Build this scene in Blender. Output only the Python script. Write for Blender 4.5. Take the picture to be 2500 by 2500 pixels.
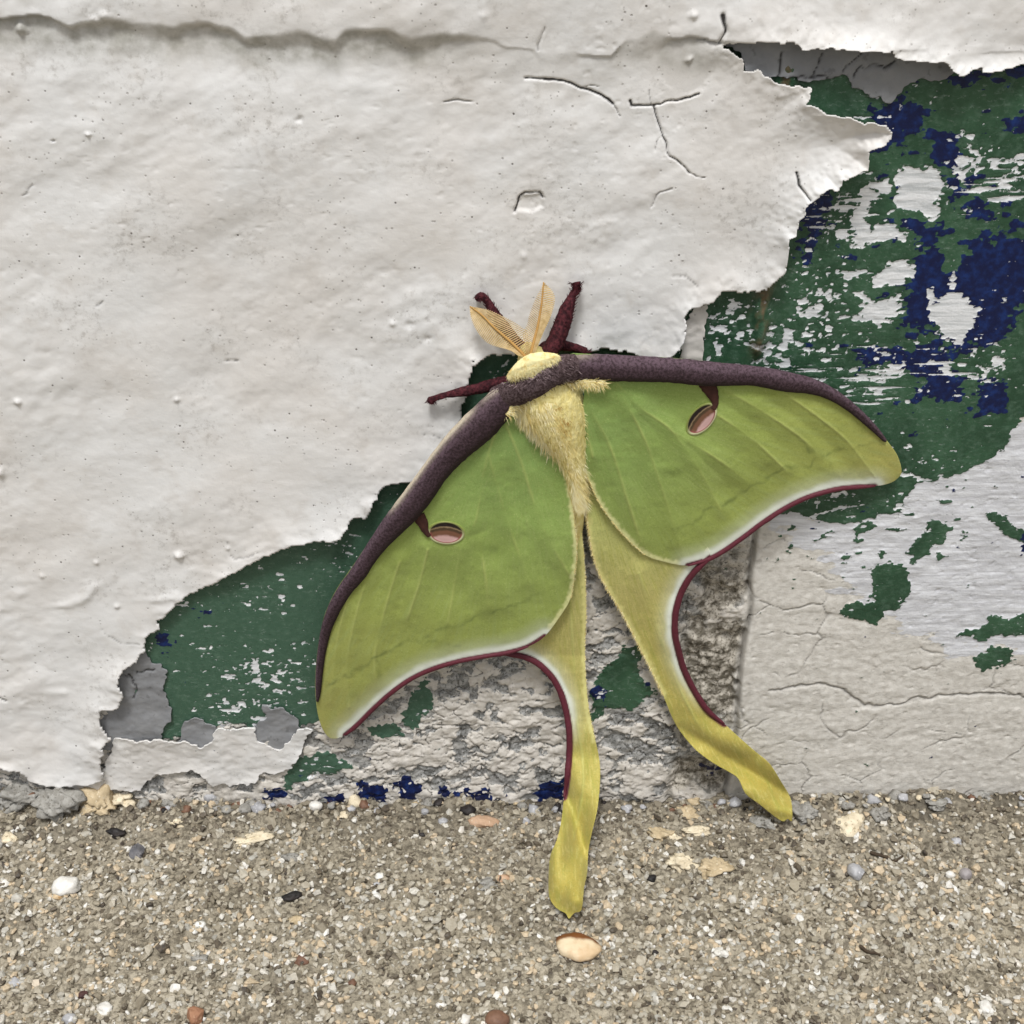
import bpy, math
import numpy as np
rng = np.random.default_rng(7)
for o in list(bpy.data.objects): bpy.data.objects.remove(o)
sc = bpy.context.scene; col = sc.collection

# ------------------------------------------------------------------ camera, sky, sun, exposure
MM = 0.001
PITCH = math.radians(33); TAN = math.tan(math.radians(19)); L = 170.0; ZC = 163.7      # millimetres
cd = bpy.data.cameras.new('camera'); cam = bpy.data.objects.new('camera', cd); col.objects.link(cam)
cam.location = (0, -L*MM, ZC*MM); cam.rotation_euler = (math.pi/2-PITCH, 0, 0)
cd.sensor_fit = 'HORIZONTAL'; cd.angle = math.radians(38); cd.clip_start = 0.005; cd.clip_end = 50
sc.camera = cam
SUN_EL, SUN_AZ = math.radians(66), math.radians(-12)       # overcast light, high, from the front and a little to the left
w = bpy.data.worlds.new('World'); sc.world = w; w.use_nodes = True
nt = w.node_tree; bg = nt.nodes['Background']
sky = nt.nodes.new('ShaderNodeTexSky'); sky.sky_type = 'NISHITA'; sky.sun_disc = False
sky.sun_elevation = SUN_EL; sky.sun_rotation = math.pi + SUN_AZ; sky.dust_density = 5; sky.air_density = 1.0
hs = nt.nodes.new('ShaderNodeHueSaturation'); hs.inputs['Saturation'].default_value = 0.25
nt.links.new(sky.outputs[0], hs.inputs['Color']); nt.links.new(hs.outputs[0], bg.inputs['Color'])
bg.inputs['Strength'].default_value = 0.065
sd = bpy.data.lights.new('sun', 'SUN'); sun = bpy.data.objects.new('sun', sd); col.objects.link(sun)
sd.energy = 1.5; sd.angle = math.radians(12); sd.color = (1.0, 0.992, 0.98)
sun.rotation_euler = (math.pi/2-SUN_EL, 0, SUN_AZ); sun.location = (0, -1, 2)
sc.view_settings.view_transform = 'Standard'; sc.view_settings.look = 'None'
sc.view_settings.exposure = 0.68; sc.view_settings.gamma = 1

# ------------------------------------------------------------------ measuring: photograph pixel -> place in the scene (mm)
def _dir(u, v):
    u = np.asarray(u, float); v = np.asarray(v, float)
    a = (u-1250)/1250*TAN; b = -(v-1250)/1250*TAN
    cp, sp = math.cos(PITCH), math.sin(PITCH)
    return a, cp + b*sp, -sp + b*cp
def at(u, v, d=0.0):                       # point d mm in front of the wall
    dx, dy, dz = _dir(u, v); s = (L-d)/dy
    return np.stack([dx*s, -np.asarray(d)+0*s, ZC+dz*s], -1)
def on_ground(u, v, z=0.0):
    dx, dy, dz = _dir(u, v); s = (z-ZC)/dz
    return np.stack([dx*s, -L+dy*s, z+0*s], -1)
def W(pts, d=0.0):                         # pixel list -> wall (x, z)
    p = np.array(pts, float); return at(p[:, 0], p[:, 1], d)[:, [0, 2]]
PXMM = 0.056
def zoom(ox, oy, s, pts): return [(ox+s*x, oy+s*y) for x, y in pts]

# ------------------------------------------------------------------ noise and distance fields
_T = rng.random((16, 256, 256)).astype(np.float32)
def vn(x, y, seed=0):
    x = np.asarray(x, np.float32); y = np.asarray(y, np.float32)
    xi = np.floor(x).astype(np.int32); yi = np.floor(y).astype(np.int32)
    fx = x-xi; fy = y-yi
    fx = fx*fx*fx*(fx*(fx*6-15)+10); fy = fy*fy*fy*(fy*(fy*6-15)+10)
    t = _T[seed % 16]; off = (seed//16)*37
    x0 = (xi+off) & 255; x1 = (xi+1+off) & 255; y0 = yi & 255; y1 = (yi+1) & 255
    a = t[y0, x0]; b = t[y0, x1]; c = t[y1, x0]; d = t[y1, x1]
    return (a+(b-a)*fx+(c-a)*fy+(a-b-c+d)*fx*fy)*2-1
def fbm(x, y, seed=0, o=4, g=0.5):
    s = 0; a = 1; n = 0
    for i in range(o):
        s = s + a*vn(x*2**i+i*13.7, y*2**i-i*7.3, seed+i); n += a; a *= g
    return s/n
def worley(x, y, seed=0):
    xi = np.floor(x).astype(int); yi = np.floor(y).astype(int)
    f1 = np.full(x.shape, 9.0); f2 = f1.copy(); idr = np.zeros(x.shape)
    t1 = _T[seed % 16]; t2 = _T[(seed+1) % 16]; t3 = _T[(seed+2) % 16]
    for i in (-1, 0, 1):
        for j in (-1, 0, 1):
            cx = xi+i; cy = yi+j; a = cx & 255; b = cy & 255
            d = np.hypot(cx+t1[b, a]-x, cy+t2[b, a]-y); m = d < f1
            f2 = np.where(m, f1, np.minimum(f2, d)); idr = np.where(m, t3[b, a], idr); f1 = np.where(m, d, f1)
    return f1, f2, idr
def seg_dist(P, pts, closed=False):
    q = np.asarray(pts, float); n = len(q); best = np.full(len(P), 1e9)
    for i in range(n if closed else n-1):
        a = q[i]; b = q[(i+1) % n]; e = b-a; l2 = e@e
        if l2 == 0: continue
        t = np.clip(((P[:, 0]-a[0])*e[0]+(P[:, 1]-a[1])*e[1])/l2, 0, 1)
        best = np.minimum(best, (P[:, 0]-a[0]-t*e[0])**2+(P[:, 1]-a[1]-t*e[1])**2)
    return np.sqrt(best)
def sdf(P, poly, far=None):                # negative inside
    q = np.asarray(poly, float)
    if far is not None:
        lo = q.min(0)-far; hi = q.max(0)+far
        m = (P[:, 0] > lo[0]) & (P[:, 0] < hi[0]) & (P[:, 1] > lo[1]) & (P[:, 1] < hi[1])
        r = np.full(len(P), float(far))
        if m.any(): r[m] = np.minimum(sdf(P[m], q), far)
        return r
    d = seg_dist(P, q, True); ins = np.zeros(len(P), bool); n = len(q)
    for i in range(n):
        a = q[i]; b = q[(i+1) % n]
        if a[1] == b[1]: continue
        c = ((a[1] > P[:, 1]) != (b[1] > P[:, 1])) & (P[:, 0] < (b[0]-a[0])*(P[:, 1]-a[1])/(b[1]-a[1])+a[0])
        ins ^= c
    return np.where(ins, -d, d)
def line_dist(P, pts, far=8.0):            # like seg_dist, only near the line
    q = np.asarray(pts, float); lo = q.min(0)-far; hi = q.max(0)+far
    m = (P[:, 0] > lo[0]) & (P[:, 0] < hi[0]) & (P[:, 1] > lo[1]) & (P[:, 1] < hi[1])
    r = np.full(len(P), far)
    if m.any(): r[m] = np.minimum(seg_dist(P[m], q), far)
    return r
def sst(a, b, x): t = np.clip((x-a)/(b-a), 0, 1); return t*t*(3-2*t)
def smooth_poly(pts, n=4, closed=True):    # Catmull-Rom
    p = np.array(pts, float); out = []; k = len(p)
    for i in range(k if closed else k-1):
        if closed: a, b, c, d = p[i-1], p[i], p[(i+1) % k], p[(i+2) % k]
        else: a, b, c, d = p[max(i-1, 0)], p[i], p[i+1], p[min(i+2, k-1)]
        for t in np.arange(n)/n:
            out.append(0.5*((2*b)+(c-a)*t+(2*a-5*b+4*c-d)*t*t+(3*b-a-3*c+d)*t**3))
    if not closed: out.append(p[-1])
    return np.array(out)

# ------------------------------------------------------------------ object helpers
def tag(o, label=None, cat=None, group=None, kind=None):
    if label: o['label'] = label
    if cat: o['category'] = cat
    if group: o['group'] = group
    if kind: o['kind'] = kind
    return o
def empty(name, loc):
    o = bpy.data.objects.new(name, None); col.objects.link(o); o.location = [c*MM for c in loc]
    o.empty_display_size = 0.01; return o
def root_loc(p):
    v = np.zeros(3)
    while p: v = v+np.array(p.location); p = p.parent
    return v
def mk(name, V, F, mat, parent=None, attrs=None, smooth=True, loc=None):
    """V in mm (world), F list/array of quads or tris (or list of arrays)."""
    V = np.asarray(V, float)*MM
    off = root_loc(parent) if parent else np.zeros(3)
    if loc is not None: off = off+np.zeros(3)+np.asarray(loc, float)*MM
    V = V-off
    Fs = F if isinstance(F, list) else [F]
    Fs = [np.asarray(f, np.int32) for f in Fs if len(f)]
    me = bpy.data.meshes.new(name)
    me.vertices.add(len(V)); me.vertices.foreach_set('co', V.astype(np.float32).ravel())
    lv = np.concatenate([f.ravel() for f in Fs]); cnt = np.concatenate([np.full(len(f), f.shape[1], np.int32) for f in Fs])
    me.loops.add(len(lv)); me.loops.foreach_set('vertex_index', lv.astype(np.int32))
    me.polygons.add(len(cnt)); st = np.concatenate([[0], np.cumsum(cnt)[:-1]]).astype(np.int32)
    me.polygons.foreach_set('loop_start', st)
    me.polygons.foreach_set('use_smooth', np.full(len(cnt), smooth))
    me.update(calc_edges=True); me.validate()
    for k, a in (attrs or {}).items():
        a = np.asarray(a, np.float32)
        if a.ndim == 1:
            at_ = me.attributes.new(k, 'FLOAT', 'POINT'); at_.data.foreach_set('value', a)
        else:
            at_ = me.attributes.new(k, 'FLOAT_VECTOR', 'POINT'); at_.data.foreach_set('vector', a.ravel())
    me.materials.append(mat)
    o = bpy.data.objects.new(name, me); col.objects.link(o)
    if parent: o.parent = parent
    if loc is not None: o.location = np.asarray(loc, float)*MM
    return o
def cut_grid(xs, ys, f, jag_eps=0.05):
    """grid cells where f<0, the rim pulled onto f=0. returns P(n,2), quads, rim edges"""
    nx, ny = len(xs), len(ys); X, Y = np.meshgrid(xs, ys); P = np.stack([X.ravel(), Y.ravel()], 1)
    Fv = f(P); ins = (Fv < 0).reshape(ny, nx)
    c = ins[:-1, :-1] | ins[1:, :-1] | ins[:-1, 1:] | ins[1:, 1:]
    idx = np.arange(nx*ny).reshape(ny, nx)
    Q = np.stack([idx[:-1, :-1], idx[:-1, 1:], idx[1:, 1:], idx[1:, :-1]], -1)
    cp = np.pad(c, 1); E = []
    for (dj, di, a, b) in ((-1, 0, 0, 1), (0, 1, 1, 2), (1, 0, 2, 3), (0, -1, 3, 0)):
        nb = cp[1+dj:1+dj+c.shape[0], 1+di:1+di+c.shape[1]]; m = c & ~nb
        E.append(np.stack([Q[m][:, a], Q[m][:, b]], 1))
    E = np.concatenate(E); Q = Q[c]
    used = np.unique(Q); out = used[Fv[used] > 0]
    p = P[out].copy(); h = min(np.min(np.diff(xs)), np.min(np.diff(ys)))*0.5
    for it in range(3):
        f0 = f(p); gx = (f(p+[h, 0])-f(p-[h, 0]))/(2*h); gy = (f(p+[0, h])-f(p-[0, h]))/(2*h)
        g2 = np.maximum(gx*gx+gy*gy, 0.15); st = np.stack([f0*gx/g2, f0*gy/g2], 1)
        ln = np.hypot(st[:, 0], st[:, 1])[:, None]; st *= np.minimum(1, 1.2*h*2/np.maximum(ln, 1e-9)); p -= st
    P[out] = p
    re = np.full(nx*ny, -1); re[used] = np.arange(len(used))
    return P[used], re[Q], re[E]
def solid_sheet(name, xs, zs, f, hfun, thick, mat, parent, attrs=None, band=5.0):
    P, Q, E = cut_grid(xs, zs, f)
    h = hfun(P); n = len(P)
    V = np.stack([P[:, 0], -h, P[:, 1]], 1); B = V.copy(); B[:, 1] += thick
    keepb = (f(P) > -band)
    Qb = Q[keepb[Q].all(1)][:, ::-1]+n
    R = np.stack([E[:, 1], E[:, 0], E[:, 0]+n, E[:, 1]+n], 1)
    at_ = {k: np.concatenate([a, a]) for k, a in (attrs(P).items() if attrs else [])}
    return mk(name, np.concatenate([V, B]), np.concatenate([Q, Qb, R]), mat, parent, at_)
def loft(name, C, R, mat, parent, up=(0, -1, 0), seg=14, R2=None, attrs=None, cap=True, bump=0.0):
    """tube round the centre line C (mm) with half-width R, half-height R2 (towards up)"""
    C = np.asarray(C, float); n = len(C); R = np.asarray(R, float); R2 = R if R2 is None else np.asarray(R2, float)
    T = np.gradient(C, axis=0); T /= np.linalg.norm(T, axis=1)[:, None]
    up = np.asarray(up, float); S = np.cross(T, up); S /= np.linalg.norm(S, axis=1)[:, None]; U = np.cross(S, T)
    th = np.linspace(0, 2*math.pi, seg, endpoint=False)
    k = 1+bump*rng.standard_normal((n, seg)) if bump else np.ones((n, seg))
    V = C[:, None]+(S[:, None]*np.cos(th)[None, :, None]*R[:, None, None]+U[:, None]*np.sin(th)[None, :, None]*R2[:, None, None])*k[..., None]
    i = np.arange(n-1)[:, None]*seg; j = np.arange(seg)[None]; j2 = (j+1) % seg
    Q = np.stack([i+j, i+j2, i+seg+j2, i+seg+j], -1).reshape(-1, 4)
    V = V.reshape(-1, 3); Fs = [Q]
    if cap:
        V = np.concatenate([V, [C[0]], [C[-1]]]); a = len(V)-2
        jj = np.arange(seg); Fs.append(np.stack([jj, np.full(seg, a), (jj+1) % seg], 1)[:, ::1])
        Fs.append(np.stack([(n-1)*seg+jj, (n-1)*seg+(jj+1) % seg, np.full(seg, a+1)], 1))
    t = np.repeat(np.linspace(0, 1, n), seg); s = np.tile(np.sin(th), n); cc = np.tile(np.cos(th), n)
    if cap: t = np.append(t, [0, 1]); s = np.append(s, [0, 0]); cc = np.append(cc, [0, 0])
    A = {'along': t, 'side': cc, 'front': s}
    if attrs: A.update(attrs(t, s, cc))
    return mk(name, V, Fs, mat, parent, A)
def hairs(name, root, dirv, length, width, mat, parent, tint=None, curve=None):
    """tapered blades; root, dirv (n,3); length, width in mm"""
    n = len(root); dirv = dirv/np.linalg.norm(dirv, axis=1)[:, None]
    view = np.array([0, -0.84, 0.54]); s = np.cross(dirv, view); s /= np.maximum(np.linalg.norm(s, axis=1), 1e-6)[:, None]
    ln = np.asarray(length)*np.ones(n); wd = np.asarray(width)*np.ones(n)
    cv = np.zeros((n, 3)) if curve is None else curve
    mid = root+dirv*(ln*0.55)[:, None]+cv*0.35; tip = root+dirv*ln[:, None]+cv
    V = np.concatenate([root-s*wd[:, None]/2, root+s*wd[:, None]/2, mid-s*wd[:, None]*.35, mid+s*wd[:, None]*.35, tip])
    i = np.arange(n); t = np.zeros(n) if tint is None else tint
    o = mk(name, V, [np.stack([i, i+n, i+3*n, i+2*n], 1), np.stack([i+2*n, i+3*n, i+4*n], 1)], mat, parent, {'tint': np.tile(t, 5)})
    o['kind'] = 'stuff'; return o

# ------------------------------------------------------------------ material helpers
def lin(r, g, b):
    f = lambda c: c/12.92 if c <= .04045 else ((c+.055)/1.055)**2.4
    return (f(r/255), f(g/255), f(b/255), 1)
class M:
    def __init__(s, name, rough=0.7, spec=0.3):
        s.m = bpy.data.materials.new(name); s.m.use_nodes = True; s.t = s.m.node_tree
        s.b = s.t.nodes['Principled BSDF']; s.b.inputs['Roughness'].default_value = rough
        s.b.inputs['Specular IOR Level'].default_value = spec
        tc = s.t.nodes.new('ShaderNodeTexCoord'); s.co = s.map(tc.outputs['Object'], (1000, 1000, 1000))
    def n(s, ty): return s.t.nodes.new(ty)
    def put(s, sock, v):
        if isinstance(v, bpy.types.NodeSocket): s.t.links.new(v, sock)
        elif isinstance(v, tuple) and len(v) == 3 and sock.type == 'RGBA': sock.default_value = (*v, 1)
        else: sock.default_value = v
    def map(s, v, sc_=(1, 1, 1), rot=(0, 0, 0), loc=(0, 0, 0)):
        n = s.n('ShaderNodeMapping'); s.put(n.inputs[0], v); n.inputs['Scale'].default_value = sc_
        n.inputs['Rotation'].default_value = rot; n.inputs['Location'].default_value = loc; return n.outputs[0]
    def attr(s, name, vec=False):
        n = s.n('ShaderNodeAttribute'); n.attribute_name = name; return n.outputs['Vector' if vec else 'Fac']
    def sep(s, v):
        n = s.n('ShaderNodeSeparateXYZ'); s.put(n.inputs[0], v); return n.outputs[0], n.outputs[1], n.outputs[2]
    def noise(s, scale, detail=4, rough=.55, co=None, dist=0.0):
        n = s.n('ShaderNodeTexNoise'); s.put(n.inputs['Vector'], s.co if co is None else co)
        n.inputs['Scale'].default_value = scale; n.inputs['Detail'].default_value = detail
        n.inputs['Roughness'].default_value = rough; n.inputs['Distortion'].default_value = dist; return n.outputs['Fac']
    def voro(s, scale, feat='F1', out='Distance', co=None):
        n = s.n('ShaderNodeTexVoronoi'); n.feature = feat; s.put(n.inputs['Vector'], s.co if co is None else co)
        n.inputs['Scale'].default_value = scale; return n.outputs[out]
    def math(s, op, a, b=0.0, c=None, clamp=False):
        n = s.n('ShaderNodeMath'); n.operation = op; n.use_clamp = clamp
        s.put(n.inputs[0], a); s.put(n.inputs[1], b)
        if c is not None: s.put(n.inputs[2], c)
        return n.outputs[0]
    def step(s, x, a, b, lo=0.0, hi=1.0):
        n = s.n('ShaderNodeMapRange'); n.interpolation_type = 'SMOOTHSTEP'
        for i, v in enumerate((x, a, b, lo, hi)): s.put(n.inputs[i], v)
        return n.outputs[0]
    def mix(s, f, a, b, mode='MIX'):
        n = s.n('ShaderNodeMix'); n.data_type = 'RGBA'; n.blend_type = mode
        s.put(n.inputs[0], f); s.put(n.inputs[6], a); s.put(n.inputs[7], b); return n.outputs[2]
    def ramp(s, f, stops, interp='LINEAR'):
        n = s.n('ShaderNodeValToRGB'); s.put(n.inputs[0], f); cr = n.color_ramp; cr.interpolation = interp
        while len(cr.elements) < len(stops): cr.elements.new(0.5)
        for e, (p, c) in zip(cr.elements, stops): e.position = p; e.color = c
        return n.outputs[0]
    def bump(s, h, strength=.5, dist=0.0002, normal=None):
        n = s.n('ShaderNodeBump'); n.inputs['Strength'].default_value = strength; n.inputs['Distance'].default_value = dist
        s.put(n.inputs['Height'], h)
        if normal is not None: s.put(n.inputs['Normal'], normal)
        return n.outputs[0]
    def done(s, color=None, normal=None, rough=None):
        if color is not None: s.put(s.b.inputs['Base Color'], color)
        if normal is not None: s.put(s.b.inputs['Normal'], normal)
        if rough is not None: s.put(s.b.inputs['Roughness'], rough)
        return s.m

# ------------------------------------------------------------------ materials of the wall
def paint_material(name, base, warm, speckle=1.0):
    a = M(name, .55, .35)
    big = a.noise(.05, 3); mid = a.noise(.3, 4)
    c = a.mix(a.step(big, .35, .68), base, warm)
    c = a.mix(a.math('MULTIPLY', a.step(mid, .52, .75), .35), c, lin(196, 190, 182))
    sp = a.voro(.42); spn = a.noise(.22, 2)
    dot = a.math('MULTIPLY', a.step(sp, .075, .035), a.step(spn, .5, .58))
    sp2 = a.voro(1.3); dot2 = a.math('MULTIPLY', a.step(sp2, .2, .08), a.step(a.noise(.16, 3), .52, .64))
    sp3 = a.voro(.8, co=a.map(a.co, (1, 1, 1), loc=(3.3, 1.7, 9.1))); dot3 = a.math('MULTIPLY', a.step(sp3, .16, .06), a.step(a.noise(.3, 3, co=a.map(a.co, (1, 1, 1), loc=(7, 2, 1))), .5, .6))
    c = a.mix(a.math('MULTIPLY', dot, .85*speckle), c, lin(78, 72, 66))
    c = a.mix(a.math('MULTIPLY', dot3, .5*speckle), c, lin(122, 116, 110))
    c = a.mix(a.math('MULTIPLY', dot2, .55*speckle), c, lin(132, 127, 120))
    smu = a.math('MULTIPLY', a.step(a.noise(1.2, 5, .7), .48, .7), a.step(a.noise(.09, 3), .48, .66)); c = a.mix(a.math('MULTIPLY', smu, .5), c, lin(158, 154, 148))
    c = a.mix(a.math('MULTIPLY', a.attr('dirt_shade'), .97), c, lin(30, 26, 24))
    c = a.mix(a.math('MULTIPLY', a.attr('grime'), a.step(a.noise(.5, 5), .25, .75, .35, 1)), c, lin(138, 136, 124))
    h = a.math('ADD', a.math('MULTIPLY', a.noise(.9, 5), .8), a.math('MULTIPLY', a.noise(4, 3), .18))
    h = a.math('SUBTRACT', h, a.math('MULTIPLY', a.math('ADD', dot, dot3), 1.2))
    return a.done(c, a.bump(h, .32, .00022))
m_white = paint_material('white_topcoat', lin(226, 226, 225), lin(220, 217, 213))
m_strip = paint_material('cream_topcoat', lin(224, 220, 215), lin(212, 206, 198), 1.0)

a = M('grey_primer', .7, .25)
c = a.mix(a.noise(.35, 5), lin(118, 120, 124), lin(152, 153, 154))
c = a.mix(a.math('MULTIPLY', a.attr('dirt_shade'), .95), c, lin(36, 34, 34))
c = a.mix(a.step(a.noise(.9, 3), .62, .72, 0, .45), c, lin(92, 92, 94))
m_primer = a.done(c, a.bump(a.noise(1.6, 5), .35, .0002))

a = M('old_paint_layers', .62, .35)
fine = a.math('MULTIPLY', a.math('SUBTRACT', a.noise(2.6, 4, .65), .5), .7)
fg = a.math('ADD', a.attr('green'), fine); fb = a.math('ADD', a.attr('blue'), fine); fw = a.math('ADD', a.attr('chip'), fine)
n1 = a.noise(.12, 4); n2 = a.noise(.9, 5); n3 = a.noise(3.2, 4)
lines = a.noise(1, 5, .65, co=a.map(a.co, (.16, 1, 1.5), rot=(0, math.radians(3), 0)), dist=.5)
plaster = a.mix(a.step(n2, .3, .72), lin(196, 192, 184), lin(218, 215, 208))
plaster = a.mix(a.step(n3, .62, .74, 0, .5), plaster, lin(122, 116, 106))
plaster = a.mix(a.step(a.noise(.5, 6, .7, co=a.map(a.co, (.6, 1, 1.4))), .55, .68, 0, .6), plaster, lin(150, 145, 136))
white = a.mix(a.step(lines, .38, .66), lin(194, 195, 199), lin(224, 226, 230))
base = a.mix(a.step(a.math('ADD', a.attr('scratch'), fine), -.3, .3), plaster, white)
# flaking plates: cream plates, grey or missing ones, dark joints
cid = a.attr('plate'); gap = a.attr('gap')
cf = a.math('ADD', cid, fine); cream = a.mix(a.step(n2, .32, .7), lin(216, 211, 203), lin(194, 188, 178))
cream = a.mix(a.step(n3, .58, .74, 0, .5), cream, lin(136, 128, 116))
under = a.mix(a.step(n2, .4, .62), lin(124, 124, 122), lin(168, 168, 166)); under = a.mix(a.step(n3, .5, .66, 0, .8), under, lin(58, 60, 54))
plate = a.mix(a.step(cf, -.05, .05), under, cream)
plate = a.mix(a.step(gap, .2, .8, 0, .85), plate, lin(64, 60, 54))
base = a.mix(a.attr('crackle'), base, plate)
mort = a.mix(a.step(n2, .36, .62), lin(100, 96, 86), lin(196, 190, 178))
mort = a.mix(a.step(n3, .52, .66, 0, .8), mort, lin(58, 54, 46))
base = a.mix(a.attr('mortar'), base, mort)
green = a.mix(a.step(n1, .35, .65), lin(40, 70, 50), lin(56, 90, 66))
green = a.mix(a.step(a.sep(a.co)[0], -5, 12), lin(64, 94, 76), green)
green = a.mix(a.step(n2, .45, .75, 0, .5), green, lin(88, 116, 98))
green = a.mix(a.step(n3, .6, .72, 0, .5), green, lin(30, 50, 38))
green = a.mix(a.math('MULTIPLY', a.step(a.noise(1.7, 6, .75, co=a.map(a.co, (.6, 1, 1.2))), .54, .66), a.step(n1, .42, .62, .15, .6)), green, lin(124, 142, 130))
blue = a.mix(a.step(n2, .4, .75), lin(6, 19, 62), lin(18, 46, 104))
chipc = a.mix(a.step(lines, .35, .62), lin(188, 192, 194), lin(232, 234, 236))
gm = a.step(fg, -.06, .06); bm = a.step(fb, -.06, .06); wm = a.step(fw, -.06, .06)
c = a.mix(gm, base, green); c = a.mix(bm, c, blue); c = a.mix(wm, c, chipc)
c = a.mix(a.math('MULTIPLY', a.attr('dirt_shade'), a.step(n2, .3, .7, .4, 1)), c, lin(48, 42, 34))
c = a.mix(a.math('MULTIPLY', a.attr('stain'), a.step(n3, .3, .6, .5, 1)), c, lin(98, 84, 62))
hh = a.math('ADD', a.math('MULTIPLY', n3, .7), a.math('MULTIPLY', a.math('MULTIPLY', lines, a.math('MAXIMUM', wm, a.step(a.attr('scratch'), -.3, .3))), .5))
cov = a.math('MAXIMUM', gm, bm)
hh = a.math('ADD', hh, a.math('MULTIPLY', a.math('SUBTRACT', cov, wm), .8))
m_old = a.done(c, a.bump(hh, .55, .00018), a.mix(cov, (.8, .8, .8), (.45, .45, .45)))

a = M('masonry', .9, .1)
m_core = a.done(a.mix(a.noise(.5, 5), lin(120, 112, 100), lin(160, 150, 136)), a.bump(a.noise(1, 5), .5, .0004))

# ------------------------------------------------------------------ the wall: what is peeled, what is left (pixels of the photograph -> wall mm)
lower_edge = zoom(1600, 0, .46584, [(305,235),(380,255),(455,295),(458,355),(520,350),(545,380),(610,405),(690,425),(790,440),(775,510),(830,530),(900,560),(1020,580),(1175,600),(1210,645),(1170,700),(1115,715),(1090,740),(1080,830),(1020,855),(950,895),(940,945),(880,950),(830,970),(795,1005),(770,1040),(740,1100),(725,1190),(690,1210),(685,1280),(660,1370),(640,1410),(600,1460),(570,1492),(480,1500),(340,1500),(300,1550),(180,1585),(155,1620),(145,1750),(110,1800),(50,1870)]) \
  + [(1611,871),(1573,864),(1545,851),(1499,846),(1420,844),(1382,837),(1326,835),(1290,842),(1250,846),(1210,845),(1187,852),(1159,876),(1156,865),(1149,907),(1131,954),(1124,1023),(1085,1080),(1019,1154),(982,1161),(935,1173),(926,1187),(909,1215),(893,1245),(865,1250),(842,1275),(833,1296),(745,1305),(703,1315),(638,1343),(606,1359),(526,1406),(470,1434),(415,1475),(401,1489),(384,1503),(387,1520),(354,1541),(359,1573),(345,1587),(321,1611),(303,1620),(291,1638),(296,1660),(307,1674),(298,1698),(284,1714),(254,1716),(245,1735),(252,1763),(275,1784),(256,1805),(261,1823),(242,1842),(256,1870),(250,1893),(200,1900),(135,1903),(75,1889),(60,1868),(0,1858),(-200,1850),(-1500,1850)]
upper_edge = zoom(1600, 0, .46584, [(340,205),(440,203),(600,194),(740,186),(760,222),(800,215),(900,210),(1000,225),(1110,232),(1220,230),(1245,260),(1330,280),(1400,290),(1500,290),(1530,330),(1590,355),(1640,325),(1680,320),(1690,340),(1800,325),(1932,310)]) + [(2600,140),(2760,150),(2900,135)]
EXPO = W(lower_edge + [(-1500,2200),(2950,2300),(2980,1500),(2960,900),(3000,500)] + upper_edge[::-1])
def jag(P, amp=1.0):
    x, z = P[:, 0], P[:, 1]
    return amp*(0.34*fbm(x/2.2, z/2.2, 3, 3)+0.16*vn(x/.55, z/.55, 5))
def f_sheet(P):                            # <0 on the white topcoat
    return -sdf(P, EXPO)+jag(P)
STRIP = W([(279,1791),(340,1800),(400,1797),(428,1801),(456,1800),(494,1817),(522,1805),(526,1774),(582,1768),(620,1771),(624,1805),(652,1814),(685,1828),(699,1810),(727,1774),(759,1772),(748,1800),(727,1842),(699,1880),(655,1878),(638,1882),(624,1903),(570,1912),(526,1907),(500,1885),(470,1872),(433,1875),(400,1884),(382,1880),(345,1921),(280,1918),(200,1925),(120,1930),(130,1905),(240,1890),(262,1860),(276,1830)])
PRIM = [W([(320,1560),(361,1587),(377,1615),(410,1634),(400,1679),(415,1712),(421,1754),(398,1761),(394,1800),(430,1830),(230,1830),(200,1700),(260,1600)]),
        W([(436,1830),(438,1796),(447,1763),(475,1744),(503,1763),(530,1768),(540,1830)]),
        W([(640,1716),(690,1722),(727,1755),(735,1790),(700,1815),(680,1850),(615,1820),(620,1772),(650,1750)]),
        W([(1740,90),(1790,112),(1806,135),(1815,170),(1850,182),(1921,187),(1982,190),(2066,185),(2073,201),(2122,228),(2173,240),(2205,214),(2247,183),(2271,194),(2308,187),(2322,172),(2420,164),(2520,157),(2620,160),(2700,120),(2700,40),(1740,40)]),
        W([(1660,830),(1672,790),(1690,745),(1722,742),(1726,800),(1716,850),(1714,900),(1660,900)])]
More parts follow.
